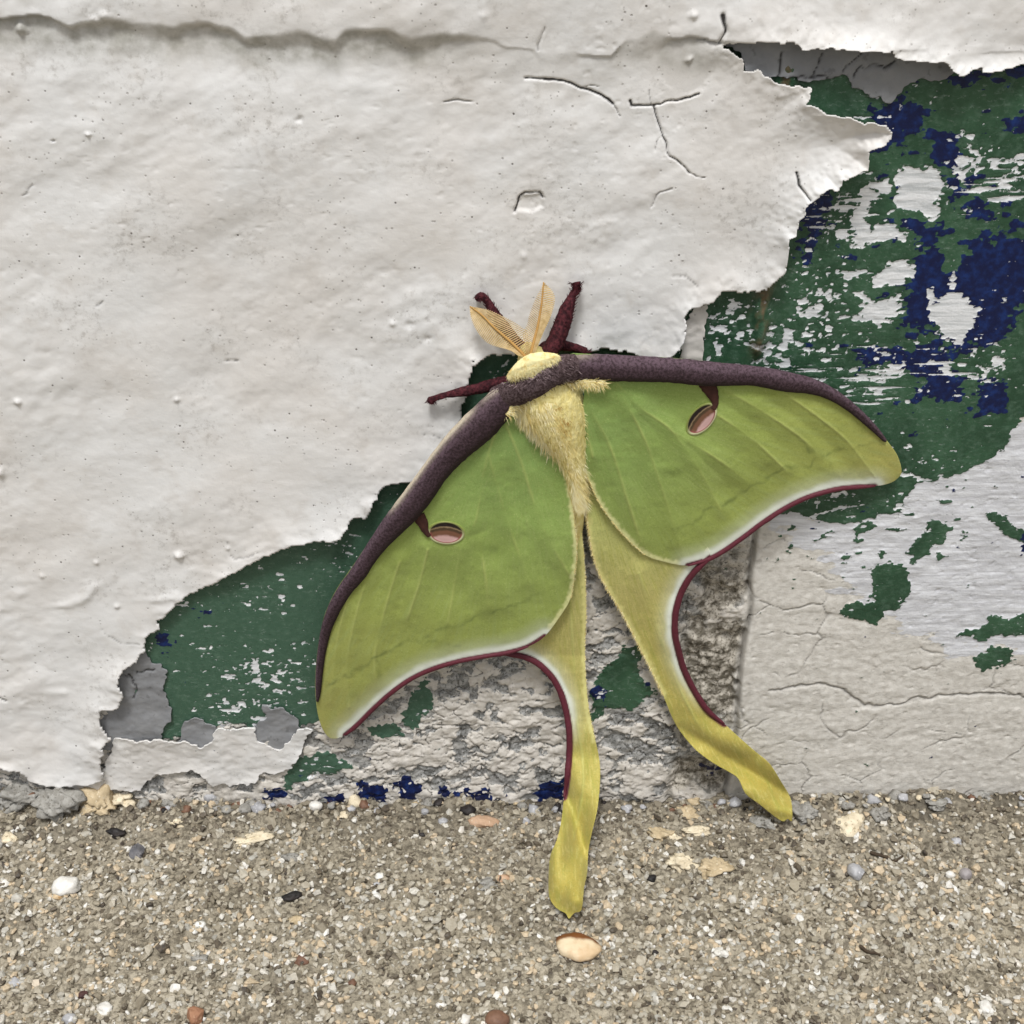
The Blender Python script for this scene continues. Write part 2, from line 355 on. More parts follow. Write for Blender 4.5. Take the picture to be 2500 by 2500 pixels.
GREENP = [W([(1650,60),(3300,60),(3300,900),(2500,1019),(2485,1033),(2452,1089),(2415,1121),(2327,1159),(2252,1173),(2205,1210),(2196,1247),(2066,1275),(1996,1270),(1917,1247),(1860,1262),(1750,1250),(1500,1180),(1250,1250),(1100,1420),(1000,1560),(830,1730),(740,1775),(700,1850),(660,1790),(560,1765),(500,1775),(440,1800),(300,1820),(200,1500),(900,1000),(1100,700)]),
          W(zoom(1600, 800, .46584, [(1320,1180),(1400,1060),(1440,1025),(1520,1020),(1560,1040),(1530,1100),(1450,1150),(1400,1200),(1350,1240)])),
          W(zoom(1600, 800, .46584, [(1150,1250),(1300,1230),(1330,1330),(1320,1420),(1240,1490),(1150,1480),(1140,1380)])),
          W(zoom(1600, 800, .46584, [(970,1480),(1060,1440),(1180,1440),(1200,1500),(1150,1540),(1010,1520)])),
          W(zoom(1600, 800, .46584, [(1580,1610),(1720,1580),(1750,1510),(1860,1540),(1932,1480),(2100,1500),(2100,1560),(1880,1610),(1700,1640)])),
          W(zoom(1600, 800, .46584, [(1660,1720),(1760,1660),(1880,1680),(1860,1760),(1720,1790)])),
          W(zoom(1600, 800, .46584, [(1750,980),(1830,1000),(1932,1080),(1980,1180),(1880,1100),(1800,1040)])),
          W([(1470,1640),(1520,1580),(1570,1570),(1560,1640),(1600,1690),(1540,1730),(1480,1730),(1440,1760),(1445,1690)]),
          W([(1010,1690),(1040,1650),(1060,1720),(1010,1780),(980,1760)]),
          W([(880,1770),(960,1765),(1000,1800),(930,1800)]),
          W([(735,1850),(800,1835),(860,1870),(820,1890),(760,1885),(700,1930),(690,1890)])]
z3 = lambda p: W(zoom(1600, 0, .46584, p)); z6 = lambda p: W(zoom(1600, 800, .46584, p))
BLUEP = [W([(1205,1950),(1235,1940),(1245,1975),(1210,1980)]), W([(640,1920),(690,1915),(695,1940),(650,1945)]), W([(800,1945),(840,1935),(845,1960),(805,1965)]), z3([(760,1030),(900,960),(925,1040),(880,1180),(840,1330),(770,1450),(780,1300),(740,1150)]),
         z3([(1370,1330),(1460,1290),(1540,1390),(1640,1270),(1750,1200),(1780,1240),(1932,1250),(2150,1300),(2100,1600),(1932,1600),(1840,1760),(1720,1820),(1600,1840),(1560,1900),(1500,1720),(1400,1740),(1280,1700),(1290,1560),(1350,1500),(1360,1400)]),
         z3([(1440,690),(1560,680),(1620,780),(1570,870),(1470,830)]),
         z3([(1090,790),(1190,700),(1130,560),(1280,510),(1450,600),(1380,680),(1280,740),(1150,820)]),
         z3([(1540,930),(1600,930),(1600,1050),(1540,1060)]), z3([(1620,1020),(1790,1090),(1780,1150),(1640,1140)]),
         z3([(1350,1150),(1490,1170),(1480,1260),(1430,1290),(1360,1230)]), z3([(1820,640),(1932,630),(1990,680),(1850,690)]),
         z6([(1050,110),(1250,100),(1500,80),(1560,200),(1620,250),(1600,370),(1330,390),(1400,280),(1250,220),(1080,190)]),
         z6([(1690,270),(1840,270),(1850,440),(1700,450)]), z3([(1500,390),(1700,365),(1932,345),(2100,360),(1860,410),(1540,440)]),
         z6([(1890,1150),(1932,1080),(2050,1100),(2000,1200),(1910,1210)]),
         W([(870,1952),(885,1914),(940,1916),(944,1956)]), W([(963,1914),(985,1892),(1019,1909),(1022,1959),(975,1956)]),
         W([(1075,1924),(1150,1929),(1196,1924),(1200,1959),(1095,1960)]), W([(1300,1959),(1315,1914),(1380,1899),(1385,1969)]),
         W([(1436,1690),(1462,1668),(1492,1690),(1466,1722)]), W([(1722,1880),(1752,1872),(1760,1905),(1735,1912)]),
         W([(375,1535),(412,1545),(420,1565),(400,1592),(388,1570)]), W([(480,1485),(520,1490),(512,1500),(484,1502)]), W([(525,1478),(550,1476),(545,1494),(528,1492)])]
CHIPP = [z3([(1250,900),(1360,870),(1450,880),(1510,950),(1500,1060),(1480,1080),(1510,1110),(1450,1160),(1360,1110),(1220,1120),(1270,1020)]),
         z3([(1070,990),(1140,950),(1220,940),(1240,990),(1130,1060),(1080,1160),(1130,1200),(1210,1160),(1330,1220),(1310,1270),(1170,1250),(1050,1270),(1030,1180),(1040,1090)]),
         z3([(1140,1450),(1290,1360),(1360,1390),(1340,1450),(1270,1490),(1150,1500)]), z3([(1060,1530),(1180,1560),(1290,1540),(1300,1600),(1240,1680),(1150,1700),(1030,1680),(1100,1620)]),
         z3([(1420,1530),(1450,1510),(1480,1560),(1560,1530),(1700,1620),(1650,1720),(1640,1800),(1570,1820),(1530,1760),(1440,1690)]),
         z3([(780,1620),(870,1570),(890,1640),(800,1670)]), z3([(970,1440),(1090,1410),(1130,1440),(1010,1470)]),
         z3([(1590,830),(1660,820),(1670,850),(1600,870)]), z3([(1580,890),(1640,880),(1620,940),(1590,945)]), z3([(1740,830),(1830,820),(1770,880)]),
         z3([(650,1780),(700,1770),(700,1830),(640,1820)]), z3([(880,1530),(930,1500),(950,1550),(900,1580)]),
         z6([(640,60),(700,50),(700,110),(650,120)]), z6([(1480,210),(1530,200),(1560,250),(1500,240)]), z6([(1770,150),(1830,150),(1830,210),(1770,190)]), z6([(1700,210),(1790,220),(1720,250)]),
         W([(1458,1690),(1478,1678),(1474,1694),(1460,1702)]), z3([(1550,1350),(1575,1350),(1570,1500),(1555,1510)])]
DENS = [(1780,800,70,.9),(1990,790,100,.75),(2010,690,90,.7),(2060,570,80,.7),(1900,860,80,.7),(2150,890,90,.55),(2040,930,60,.6),(2380,390,60,.6),(2300,440,50,.5),(2420,900,60,.5),(2350,880,80,.4),
        (2060,1210,70,.6),(2250,1150,60,.6),(2200,1240,60,.6),(1990,1250,60,.5),(620,1640,70,.9),(690,1660,60,.8),(560,1720,70,.7),(660,1740,80,.75),(470,1600,60,.35),(650,1430,120,.32),(840,1370,60,.4),(740,1600,60,.5),(1240,890,30,.7),(780,1890,60,.6),(1700,860,60,.6),(2480,420,60,.5)]
XM0 = W([(1650,1800)])[0, 0]; XM1 = W([(1800,1700)])[0, 0]          # the upright mortar joint
ZB0 = W([(1250,150)])[0, 1]; ZB1 = W([(1250,58)])[0, 1]             # the bed joint
def substrate(P):
    x, z = P[:, 0], P[:, 1]
    j = 0.55*fbm(x/2.0, z/1.5, 1, 4)+0.22*vn(x/.5, z/.4, 6)
    g = np.full(len(P), -9.0)
    for q in GREENP: g = np.maximum(g, -sdf(P, q, 9.0))
    b = np.full(len(P), -9.0)
    for q in BLUEP: b = np.maximum(b, -sdf(P, q, 9.0))
    wch = np.full(len(P), -9.0)
    for q in CHIPP: wch = np.maximum(wch, -sdf(P, q, 9.0))
    jag2 = 0.75*fbm(x/1.8, z/1.1, 9, 4)+.3*vn(x/.45, z/.3, 2)
    g = g+1.5*j+.25*np.abs(vn(x/.7, z/.35, 11)); b = b+1.9*jag2-.9*sst(.2, .55, fbm(x/1.3, z/1.0, 14, 3)); wch = wch+jag2*1.1
    dens = np.full(len(P), .06)
    for (u, v, r, k) in DENS:
        c = W([(u, v)])[0]; rr = r*PXMM*1.1; dens = np.maximum(dens, k*np.exp(-((x-c[0])**2+(z-c[1])**2)/(rr*rr)))
    sp = fbm(x/1.25, z/.75, 4, 3); wch = np.maximum(wch, (sp-(.64-.62*dens))*1.6); sp4 = fbm(x/.6, z/.38, 7, 3); wch = np.maximum(wch, (sp4-(.74-.6*dens))*1.3); wch = wch-.5*sst(.1, .5, fbm(x/1.4, z/.42, 15, 3))*sst(.9, .2, wch)
    for (u_, v_, rr_) in ((2120,930,9),(2300,900,8),(1990,900,6),(2420,470,7),(2070,520,6)):
        c = W([(u_, v_)])[0]; wch = np.maximum(wch, (fbm(x/6, (z-.05*x)/.32, 12, 3)-.95+.75*np.exp(-((x-c[0])**2+(z-c[1])**2*2)/(rr_*rr_)))*1.2)
    wch = np.where(g > -.4, wch, np.minimum(wch, 0.0-.4*(g < -1.2)))
    # little green left-overs on the white and cream
    sp2 = fbm(x/1.6, z/.9, 12, 3); gx = W([(2150,1270)])[0]
    near = np.exp(-((x-gx[0])**2/380+(z-gx[1])**2/110)); g = np.maximum(g, (sp2-.78+.4*near)*1.4)
    sp3 = fbm(x/2.2, z/1.4, 8, 3); bx = W([(2330,640)])[0]
    nb = np.exp(-((x-bx[0])**2/300+(z-bx[1])**2/420)); b = np.maximum(b, (sp3-.8+.5*nb)*1.6)
    b = np.where(z > 10, np.minimum(b, np.maximum(g, -.4)+.8), b)
    smx = np.exp(-((x+.5*fbm(z/9, z*0+3, 5, 3)-W([(1862,760)])[0, 0])/1.1)**2)*sst(W([(1860,860)])[0, 1]-2, W([(1860,860)])[0, 1]+2, z)*sst(W([(1860,420)])[0, 1]+2, W([(1860,420)])[0, 1]-2, z)
    g = g-6*smx*sst(-.1, .2, fbm(x/.9, z/2.4, 6, 3)); b = b-6*smx
    scr = -sdf(P, W([(1890,1240),(2000,1260),(2300,1150),(2500,1010),(3300,900),(3300,1640),(2500,1610),(2300,1590),(2180,1540),(2060,1440),(1960,1330)]), 12)+4.2*fbm(x/5, z/2.2, 2, 5, .6)
    # upright joint: right edge wanders, recessed and crumbly
    wob = .8*fbm(z/9, z*0+3, 5, 3)
    mo = sst(XM0-1.6, XM0+1.2, x+wob)*(1-sst(XM1-.9, XM1+.1, x+wob*.9+.5*vn(z/1.2, x*0, 7)))
    low = sst(52, 40, z)                     # the joint is bare only low on the wall
    mort = mo*low*sst(-.3, .2, fbm(x/5, z/5, 13, 3)+.25)
    ed = np.exp(-((x+wob-XM1)/.35)**2)*sst(62, 50, z)
    seam = np.exp(-((x+.6*wob-W([(1862,760)])[0, 0])/1.0)**2)*sst(W([(1860,860)])[0, 1]-2, W([(1860,860)])[0, 1]+2, z)
    crk = sst(XM1+.5, XM1-2.5, x+wob)*sst(1.5, -1.5, g)
    wx = x+.8*fbm(x/3, z/3, 1, 3); wz = z+.8*fbm(x/3+9, z/3, 2, 3)
    f1, f2, pid = worley(wx/2.1, wz/1.8, 3); f1b, f2b, pid2 = worley(wx/1.1, wz/.95, 9)
    gap = (1-sst(.01, .07, f2-f1))*np.clip(.6+1.3*fbm(x/4, z/4, 6, 3), 0, 1)
    pl = (fbm(wx/2.6, wz/2.0, 3, 5, .66)+.07-.2*mort+.34*(pid-.5))*2.2
    h = .05*fbm(x/6, z/6, 0, 3)
    h = h+.10*sst(-.1, .1, g)+.05*sst(-.1, .1, b)-.10*sst(-.1, .1, wch)*sst(-.5, .2, g)
    h = h+crk*(.26*sst(-.12, .12, pl)+.10*np.clip(pl, -.6, .8)-.36*gap+.34*fbm(x/1.6, z/1.3, 3, 4)+.2*(pid-.5)*(1-.5*sst(0, .4, pl))+.3*fbm(x/7, z/6, 5, 2))*(1-.5*mort)
    h = h-mort*(.8+1.3*fbm(x/2.2, z/2.6, 7, 4))-.75*ed+.35*sst(XM1+2.5, XM1+.5, x)*sst(XM1, XM1+.6, x)*low
    h = h+(1-crk)*sst(.5, -.5, g)*(.16*fbm(x/5, z/2.2, 10, 4)+.03*vn(x/.7, z/.6, 11)-.1*sst(.5, .62, fbm(x/1.0, z/.8, 13, 3))+.05*fbm(x/1.4, z/1.2, 4, 3))
    h = h+seam*(.8+.7*fbm(x/.8, z/2.5, 3, 3))
    rc = W([(1880,1690),(2000,1670),(2060,1690),(2110,1725),(2180,1722),(2280,1700),(2380,1695),(2560,1702)])
    rd = line_dist(np.stack([x, z+.9*fbm(x/2, z/2, 4, 4)], 1), rc); h = h-.4*np.exp(-(rd/(.22+.12*vn(x/3, z/3, 3)))**2)
    f1c, f2c, _c = worley((x+1.6*fbm(x/4, z/4, 1, 3))/9, (z+1.6*fbm(x/4, z/4, 2, 3))/6, 5); net = (1-sst(.006, .03, f2c-f1c))*(1-crk)*sst(.5, -.5, g)*sst(2, -2, scr)*sst(-.1, .3, fbm(x/6, z/5, 8, 2)); h = h-.18*net
    foot = sst(3.5, 0, z+1.2*fbm(x/5, x*0, 3, 3))
    # bed joint at the top, set back
    h = h-1.1*sst(ZB0-1, ZB0+1, z)*(1-sst(ZB1, ZB1+1.5, z))
    dirt_shade = np.clip(.75*ed+.55*net+.55*np.exp(-(rd/.3)**2)+.55*foot*sst(-.2, .6, fbm(x/2.5, z/1.5, 2, 3)), 0, 1)
    stain = np.clip(seam*sst(-.15, .15, fbm(x/1.2, z/3, 6, 3))+.2*mort, 0, 1)
    return h, {'green': g, 'blue': b, 'chip': wch, 'scratch': scr, 'plate': pl, 'gap': gap, 'crackle': crk, 'mortar': mort, 'dirt_shade': dirt_shade, 'stain': stain}

wall = empty('masonry_wall', (0, 0, 0))
tag(wall, 'old masonry wall with peeling white paint over green and navy layers', 'wall')
xs = np.concatenate([np.arange(-260, -86, 6.0), np.arange(-86, 104, .19), np.arange(104, 262, 6.0)])
zs = np.concatenate([[-8, -5, -3.5, -2], np.arange(-1, 124, .19), np.arange(126, 262, 6.0)])
def build_substrate():
    nx, nz = len(xs), len(zs); X, Z = np.meshgrid(xs, zs); P = np.stack([X.ravel(), Z.ravel()], 1)
    # coarse test of what the topcoat hides
    cov = np.zeros(len(P), bool)
    sx = slice(None, None, 6)
    Pc = np.stack(np.meshgrid(xs[sx], zs[sx]), -1).reshape(-1, 2); fc = -sdf(Pc, EXPO)
    fc = fc.reshape(len(zs[sx]), len(xs[sx])); full = np.repeat(np.repeat(fc, 6, 0), 6, 1)[:nz, :nx]
    keepv = full > -7.0; keep = (keepv[:-1, :-1] & keepv[1:, 1:])
    idx = np.arange(nx*nz).reshape(nz, nx)
    Q = np.stack([idx[:-1, :-1], idx[:-1, 1:], idx[1:, 1:], idx[1:, :-1]], -1)
    xc = (X[:-1, :-1]+X[1:, 1:])/2; zc = (Z[:-1, :-1]+Z[1:, 1:])/2
    used_all = np.unique(Q[keep]); h = np.zeros(nx*nz); A = None
    hh, AA = substrate(P[used_all]); h[used_all] = hh
    inv = np.full(nx*nz, -1); inv[used_all] = np.arange(len(used_all))
    mid = (zc > ZB0) & (zc < ZB1); up = zc >= ZB1; lo = zc <= ZB0
    joint = (xc > XM0) & (xc < XM1)
    parts = [('brick', lo & (xc <= XM0)), ('brick', lo & (xc >= XM1)), ('mortar', lo & joint), ('mortar', mid), ('brick', up)]
    for nm, m in parts:
        q = Q[m & keep]
        if not len(q): continue
        us = np.unique(q); r = np.full(nx*nz, -1); r[us] = np.arange(len(us))
        V = np.stack([P[us, 0], -h[us], P[us, 1]], 1)
        mk(nm, V, r[q], m_old, wall, {k: v[inv[us]] for k, v in AA.items()})
build_substrate()
def box(name, lo, hi, mat, parent):
    x0, y0, z0 = lo; x1, y1, z1 = hi
    V = [(x0,y0,z0),(x1,y0,z0),(x1,y1,z0),(x0,y1,z0),(x0,y0,z1),(x1,y0,z1),(x1,y1,z1),(x0,y1,z1)]
    return mk(name, V, np.array([(0,1,5,4),(1,2,6,5),(2,3,7,6),(3,0,4,7),(4,5,6,7),(3,2,1,0)]), mat, parent, None, False)
box('wall_core', (-260, 3.5, -8), (260, 90, 261), m_core, wall)

# ---- the white topcoat
CR = [([(1284,186),(1373,191),(1420,212),(1471,228),(1494,247)], 2.6, 1), ([(1538,242),(1541,254),(1587,252),(1657,240),(1705,224)], 2.2, 1),
      ([(1592,254),(1615,321),(1634,373),(1680,410)], 2.2, 1), ([(1256,512),(1270,475),(1284,466),(1317,463),(1326,475)], 3.2, 1),
      ([(1938,410),(1945,438),(1970,466)], 2.4, 1), ([(1587,498),(1610,461),(1640,452)], 2.0, .45), ([(1763,30),(1768,70),(1756,95)], 4.5, 1),
      ([(1089,244),(1120,242),(1149,245)], 1.8, .6), ([(559,1312),(564,1340),(580,1350),(643,1331)], 1.8, .35), ([(1327,60),(1322,85),(1310,115)], 3.0, .4),
      ([(254,1525),(262,1540),(300,1560),(345,1560)], 1.8, .3), ([(1640,665),(1670,668),(1700,690)], 1.6, .35), ([(1032,1052),(1060,1050),(1085,1062)], 1.6, .4), ([(-5,1688),(8,1697),(20,1700)], 4, .8),
      ([(1494,247),(1503,262),(1512,280)], 1.2, .5), ([(1615,321),(1602,340),(1598,362)], 1.1, .4), ([(1420,212),(1440,204),(1462,206)], 1.1, .4), ([(1680,410),(1698,422),(1720,424)], 1.2, .5), ([(1587,252),(1580,232),(1584,215)], 1.1, .35),
      ([(1700,90),(1740,92),(1758,100)], 2.5, .6), ([(552,876),(572,872),(592,876)], 1.6, .5), ([(62,470),(75,455),(86,445)], 1.5, .35), ([(240,738),(258,725)], 1.6, .45)]
CR = [(W(p), wd*PXMM, k) for p, wd, k in CR]
RIDGE = [([(-30,1520),(0,1494),(47,1443),(72,1428)], .32), ([(121,1471),(177,1461),(233,1424),(280,1401)], .38), ([(289,1438),(345,1450),(396,1452),(440,1440)], .22), ([(60,1715),(100,1700),(130,1682),(160,1680)], .22), ([(540,1375),(600,1360),(640,1352)], .2), ([(450,1400),(480,1385),(530,1380)], .15)]
RIDGE = [(W(p), k) for p, k in RIDGE]
LIP = np.array([(-600,45),(-200,42),(0,40),(60,35),(126,33),(177,56),(233,44),(396,49),(433,58),(512,47),(559,54),(601,79),(736,65),(820,88),(845,60),(954,58),(1005,86),(1089,75),(1200,95),(1350,120),(1490,135),(1527,88),(1592,65),(1639,86),(1700,88),(1745,93),(1900,88),(2100,100),(2500,120),(3300,130)], float)
LIPW = W(LIP); LIPA = np.interp(LIP[:, 0], [-600, 900, 1080, 1150, 1420, 1520, 1720, 1760, 3300], [.4, .42, .36, .06, .06, .18, .4, .08, .05])
NUB = [(50,968,9,.5),(434,966,8,.4),(440,1344,14,.7),(5,1145,14,.6),(220,320,6,.4),(52,66,14,.8),(240,45,16,.4),(260,30,14,.4),(735,285,10,-.3),(1000,785,13,-.35),(960,782,10,.35),(135,337,4,-.5),(108,1395,8,.3),(290,1470,8,.3),(240,1362,7,.35),(1245,815,8,.2),(1280,620,12,.2),(560,1325,6,.3),(1045,820,9,-.3),(1180,30,10,.2),(1690,30,12,.4),(1680,140,10,.4)]
NUB = [(*W([(u, v)])[0], r*PXMM, k) for u, v, r, k in NUB]
def h_sheet(P):
    x, z = P[:, 0], P[:, 1]
    r = math.radians(28); xr = x*math.cos(r)+z*math.sin(r); zr = -x*math.sin(r)+z*math.cos(r)
    h = 1.0+.6*fbm(x/30, z/26, 1, 3)+.27*fbm(xr/14, zr/7.5, 2, 2)+.14*fbm(xr/4.5, zr/3.0, 5, 3)*(1+.8*vn(x/12, z/12, 9))+.03*fbm(x/1.1, z/.9, 8, 2)-.06*sst(.42, .66, fbm(x/1.2, z/1.1, 11, 3))*sst(-.1, .3, vn(x/16, z/12, 4))
    # bed joint: paint sags into it under a lip
    zl = np.interp(x, LIPW[:, 0], LIPW[:, 1])+.5*fbm(x/3, x*0, 6, 3); am = np.interp(x, LIPW[:, 0], LIPA); t = zl-z
    h = h-am*1.9*np.where(t > 0, np.exp(-(np.maximum(t, 0)/6.5)**2), 0)*sst(-.2, .3+3.2*np.clip(.15+vn(x/5, x*0, 8), 0, 1), t)
    h = h+am*.35*np.exp(-((t+1.6)/2.0)**2)*(1+.8*vn(x/6, x*0, 2))
    h = h+.2*sst(2, -6, t)
    f = f_sheet(P); e = np.exp(np.minimum(f, 0)/2.6)
    h = np.maximum(h, .62*sst(-11, -8, f))
    lift = .8+1.0*fbm(x/11, z/11, 12, 2)
    tipw = W([(2150,300)])[0]; lift = lift+1.6*np.exp(-((x-tipw[0])**2+(z-tipw[1])**2)/160)
    up_ = sst(ZB1-3, ZB1+1, z)*sst(W([(1745, 90)])[0, 0]-1, W([(1790, 90)])[0, 0], x); lift = lift*(1-up_)+1.3*up_
    h = h+np.maximum(lift, .05)*e
    h = h+np.maximum(0, e-.35)*.5*fbm(x/2.4, z/2.4, 4, 2)
    Pw = P+.22*np.stack([fbm(x/1.3, z/1.3, 1, 3), fbm(x/1.3+7, z/1.3, 2, 3)], 1)
    for q, wd, k in CR:
        d = line_dist(Pw, q, 4.0); h = h-k*.4*np.exp(-(d/(wd*.9))**2)
    for q, k in RIDGE:
        d = line_dist(Pw+.5*np.stack([vn(x/3, z/3, 4), vn(x/3, z/3, 5)], 1), q, 5.0); h = h+k*.75*np.exp(-(d/(.75+.35*vn(x/4, z/4, 7)))**2)*np.clip(.6+.9*vn(x/3.5, z/3.5, 9), .15, 1.2)
    for cx, cz, rr, k in NUB:
        d2 = ((x-cx)**2+(z-cz)**2)*(1+.6*vn(x/.4, z/.4, 3)); h = h+k*np.exp(-d2/(rr*rr*.45))
    # blister hole
    q = W([(1272,474),(1322,468),(1325,500),(1300,512),(1262,506)]); h = h-.35*sst(.3, -.3, sdf(P, q, 4.0))
    return h
def a_sheet(P):
    x, z = P[:, 0], P[:, 1]; d = np.zeros(len(P))
    Pw = P+.22*np.stack([fbm(x/1.3, z/1.3, 1, 3), fbm(x/1.3+7, z/1.3, 2, 3)], 1)
    for q, wd, k in CR:
        dd = line_dist(Pw, q, 4.0); wv = wd*np.clip(.85+.7*vn(x/2.3, z/2.3, 5), .3, 1.4); d = np.maximum(d, k*sst(wv*1.05, wv*.4, dd))
    zl = np.interp(x, LIPW[:, 0], LIPW[:, 1])+.5*fbm(x/3, x*0, 6, 3); am = np.interp(x, LIPW[:, 0], LIPA); t = zl-z+.2*fbm(x/2, z/2, 4, 2)
    d = np.maximum(d, am*1.2*np.exp(-((t-.1)/.32)**2)*sst(-.1, .4, -vn(x/5, x*0, 8)))  # crease under the lip: its shade painted as a dark line
    gr = am*1.9*sst(-.1, .5, t)*sst(5.5, 2.0, t)+.5*sst(4, 0, z-6+2*fbm(x/4, z/4, 3, 3))*sst(-70, -40, x)
    return {'dirt_shade': np.clip(d, 0, 1), 'grime': np.clip(gr, 0, 1)}
xs2 = np.concatenate([np.arange(-260, -84, 5.0), np.arange(-84, 0, .25), np.arange(0, 42, .13), np.arange(42, 102, .25), np.arange(102, 262, 5.0)])
zs2 = np.concatenate([np.arange(-3, 93, .25), np.arange(93, 117, .13), np.arange(117, 124, .23), np.arange(125, 262, 5.0)])
solid_sheet('white_paint_coat', xs2, zs2, f_sheet, h_sheet, .38, m_white, wall, a_sheet, 3.0)
# ---- cream strip low on the left, and the grey primer flakes
def patch(name, poly, mat, base, thick, lift, seed, cracks=(), step=.2):
    lo = poly.min(0)-1; hi = poly.max(0)+1
    f = lambda P: sdf(P, poly)+jag(P, 1.5)
    crw = [W(c) for c in cracks]
    def hf(P):
        x, z = P[:, 0], P[:, 1]; e = np.exp(np.minimum(f(P), 0)/1.4)
        h = base+.2*fbm(x/4, z/3, seed, 4)+.12*fbm(x/1.3, z/1.1, seed+2, 3)+lift*e*(.6+.8*vn(x/4, z/4, seed+1))
        Pw = P+.55*np.stack([fbm(x/1.6, z/1.6, 1, 3), fbm(x/1.6+7, z/1.6, 2, 3)], 1)
        for q in crw: d = line_dist(Pw, q, 3.0); h = h-.22*np.exp(-(d/.16)**2)
        return h
    def af(P):
        d = np.zeros(len(P))
        Pw = P+.55*np.stack([fbm(P[:, 0]/1.6, P[:, 1]/1.6, 1, 3), fbm(P[:, 0]/1.6+7, P[:, 1]/1.6, 2, 3)], 1)
        for q in crw: d = np.maximum(d, sst(.2, .05, line_dist(Pw, q, 3.0)+.1*np.abs(vn(P[:, 0], P[:, 1], 4))))
        return {'dirt_shade': d, 'grime': np.zeros(len(P))+.12}
    return solid_sheet(name, np.arange(lo[0], hi[0], step), np.arange(lo[1], hi[1], step), f, hf, thick, mat, wall, af, 9)
patch('white_paint_strip', STRIP, m_white, .72, .3, .35, 3)
for i, q in enumerate(PRIM):
    cr = ()
    if i == 3: cr = [zoom(1600, 0, .46584, c) for c in ([(650,270),(640,310),(638,400)], [(885,270),(862,330),(835,370),(822,410)], [(1070,270),(1000,345),(960,400)], [(1250,305),(1205,350),(1080,345),(1040,400)], [(700,395),(820,405),(1000,398)])]
    if i == 0: cr = [[(318,1640),(330,1660),(333,1685),(325,1700)], [(340,1640),(380,1632)], [(305,1640),(318,1650)]]
    base_ = .34
    if i == 4: base_ = .3
    patch('grey_primer_flake' if i != 4 else 'pale_plaster_flake', q, m_primer if i != 4 else m_strip, base_, .2, .22, 5+i, cr, .22)

# ------------------------------------------------------------------ the ground
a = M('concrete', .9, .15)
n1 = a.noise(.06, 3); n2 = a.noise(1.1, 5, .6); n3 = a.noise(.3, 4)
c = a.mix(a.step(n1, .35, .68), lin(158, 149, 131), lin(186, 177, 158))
c = a.mix(a.step(n2, .4, .64, 0, .85), c, lin(98, 91, 78))  # dark matrix tone, painted so gaps between the grains look shaded
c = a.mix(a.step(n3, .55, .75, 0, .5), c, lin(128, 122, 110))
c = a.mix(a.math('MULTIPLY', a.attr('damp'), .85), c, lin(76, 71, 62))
m_ground = a.done(c, a.bump(a.math('ADD', n2, a.math('MULTIPLY', a.noise(3.5, 3), .6)), .9, .0005))
def h_ground(x, y):
    h = .6*fbm(x/16, y/12, 4, 3)+.8*fbm(x/3.4, y/3.0, 6, 4, .65)-.6*sst(.1, .45, fbm(x/2.1, y/1.6, 9, 3))+.1
    h = h+2.6*np.exp(-((x+74)/9)**2)*np.exp(-(y/6)**2)+1.6*np.exp(-((x-62)/26)**2)*np.exp(-(y/7)**2)+1.0*np.exp(-(y/3.5)**2)*fbm(x/4, y/4, 2, 3)-.5*np.exp(-(y/3)**2)*np.exp(-((x+8)/34)**2)
    return h
gx = np.concatenate([np.array([-3000, -1500, -800, -500, -300]), np.arange(-200, -90, 4.0), np.arange(-90, 90, .4), np.arange(90, 204, 4.0), np.array([300, 500, 800, 1500, 3000])])
gy = np.concatenate([np.array([-4000, -2000, -1000, -600, -400, -300]), np.arange(-220, -66, 4.0), np.arange(-66, 3.6, .4)])
X, Y = np.meshgrid(gx, gy); P = np.stack([X.ravel(), Y.ravel()], 1)
h = h_ground(P[:, 0], P[:, 1])*np.clip(1-(np.hypot(P[:, 0], P[:, 1])-200)/200, 0, 1)
h += np.where((np.abs(P[:, 0]) < 90) & (P[:, 1] > -66), .12*fbm(P[:, 0]/.8, P[:, 1]/.8, 1, 2), 0)
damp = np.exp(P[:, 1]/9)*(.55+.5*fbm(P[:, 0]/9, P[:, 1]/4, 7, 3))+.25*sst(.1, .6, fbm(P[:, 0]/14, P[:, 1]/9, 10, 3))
idx = np.arange(len(P)).reshape(len(gy), len(gx))
Q = np.stack([idx[:-1, :-1], idx[:-1, 1:], idx[1:, 1:], idx[1:, :-1]], -1).reshape(-1, 4)
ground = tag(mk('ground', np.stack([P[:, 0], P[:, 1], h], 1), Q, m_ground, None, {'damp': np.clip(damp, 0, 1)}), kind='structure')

def ico(sub=0):
    import bmesh
    bm = bmesh.new(); bmesh.ops.create_icosphere(bm, subdivisions=sub, radius=1)
    V = np.array([v.co[:] for v in bm.verts]); F = np.array([[v.index for v in f.verts] for f in bm.faces]); bm.free(); return V, F
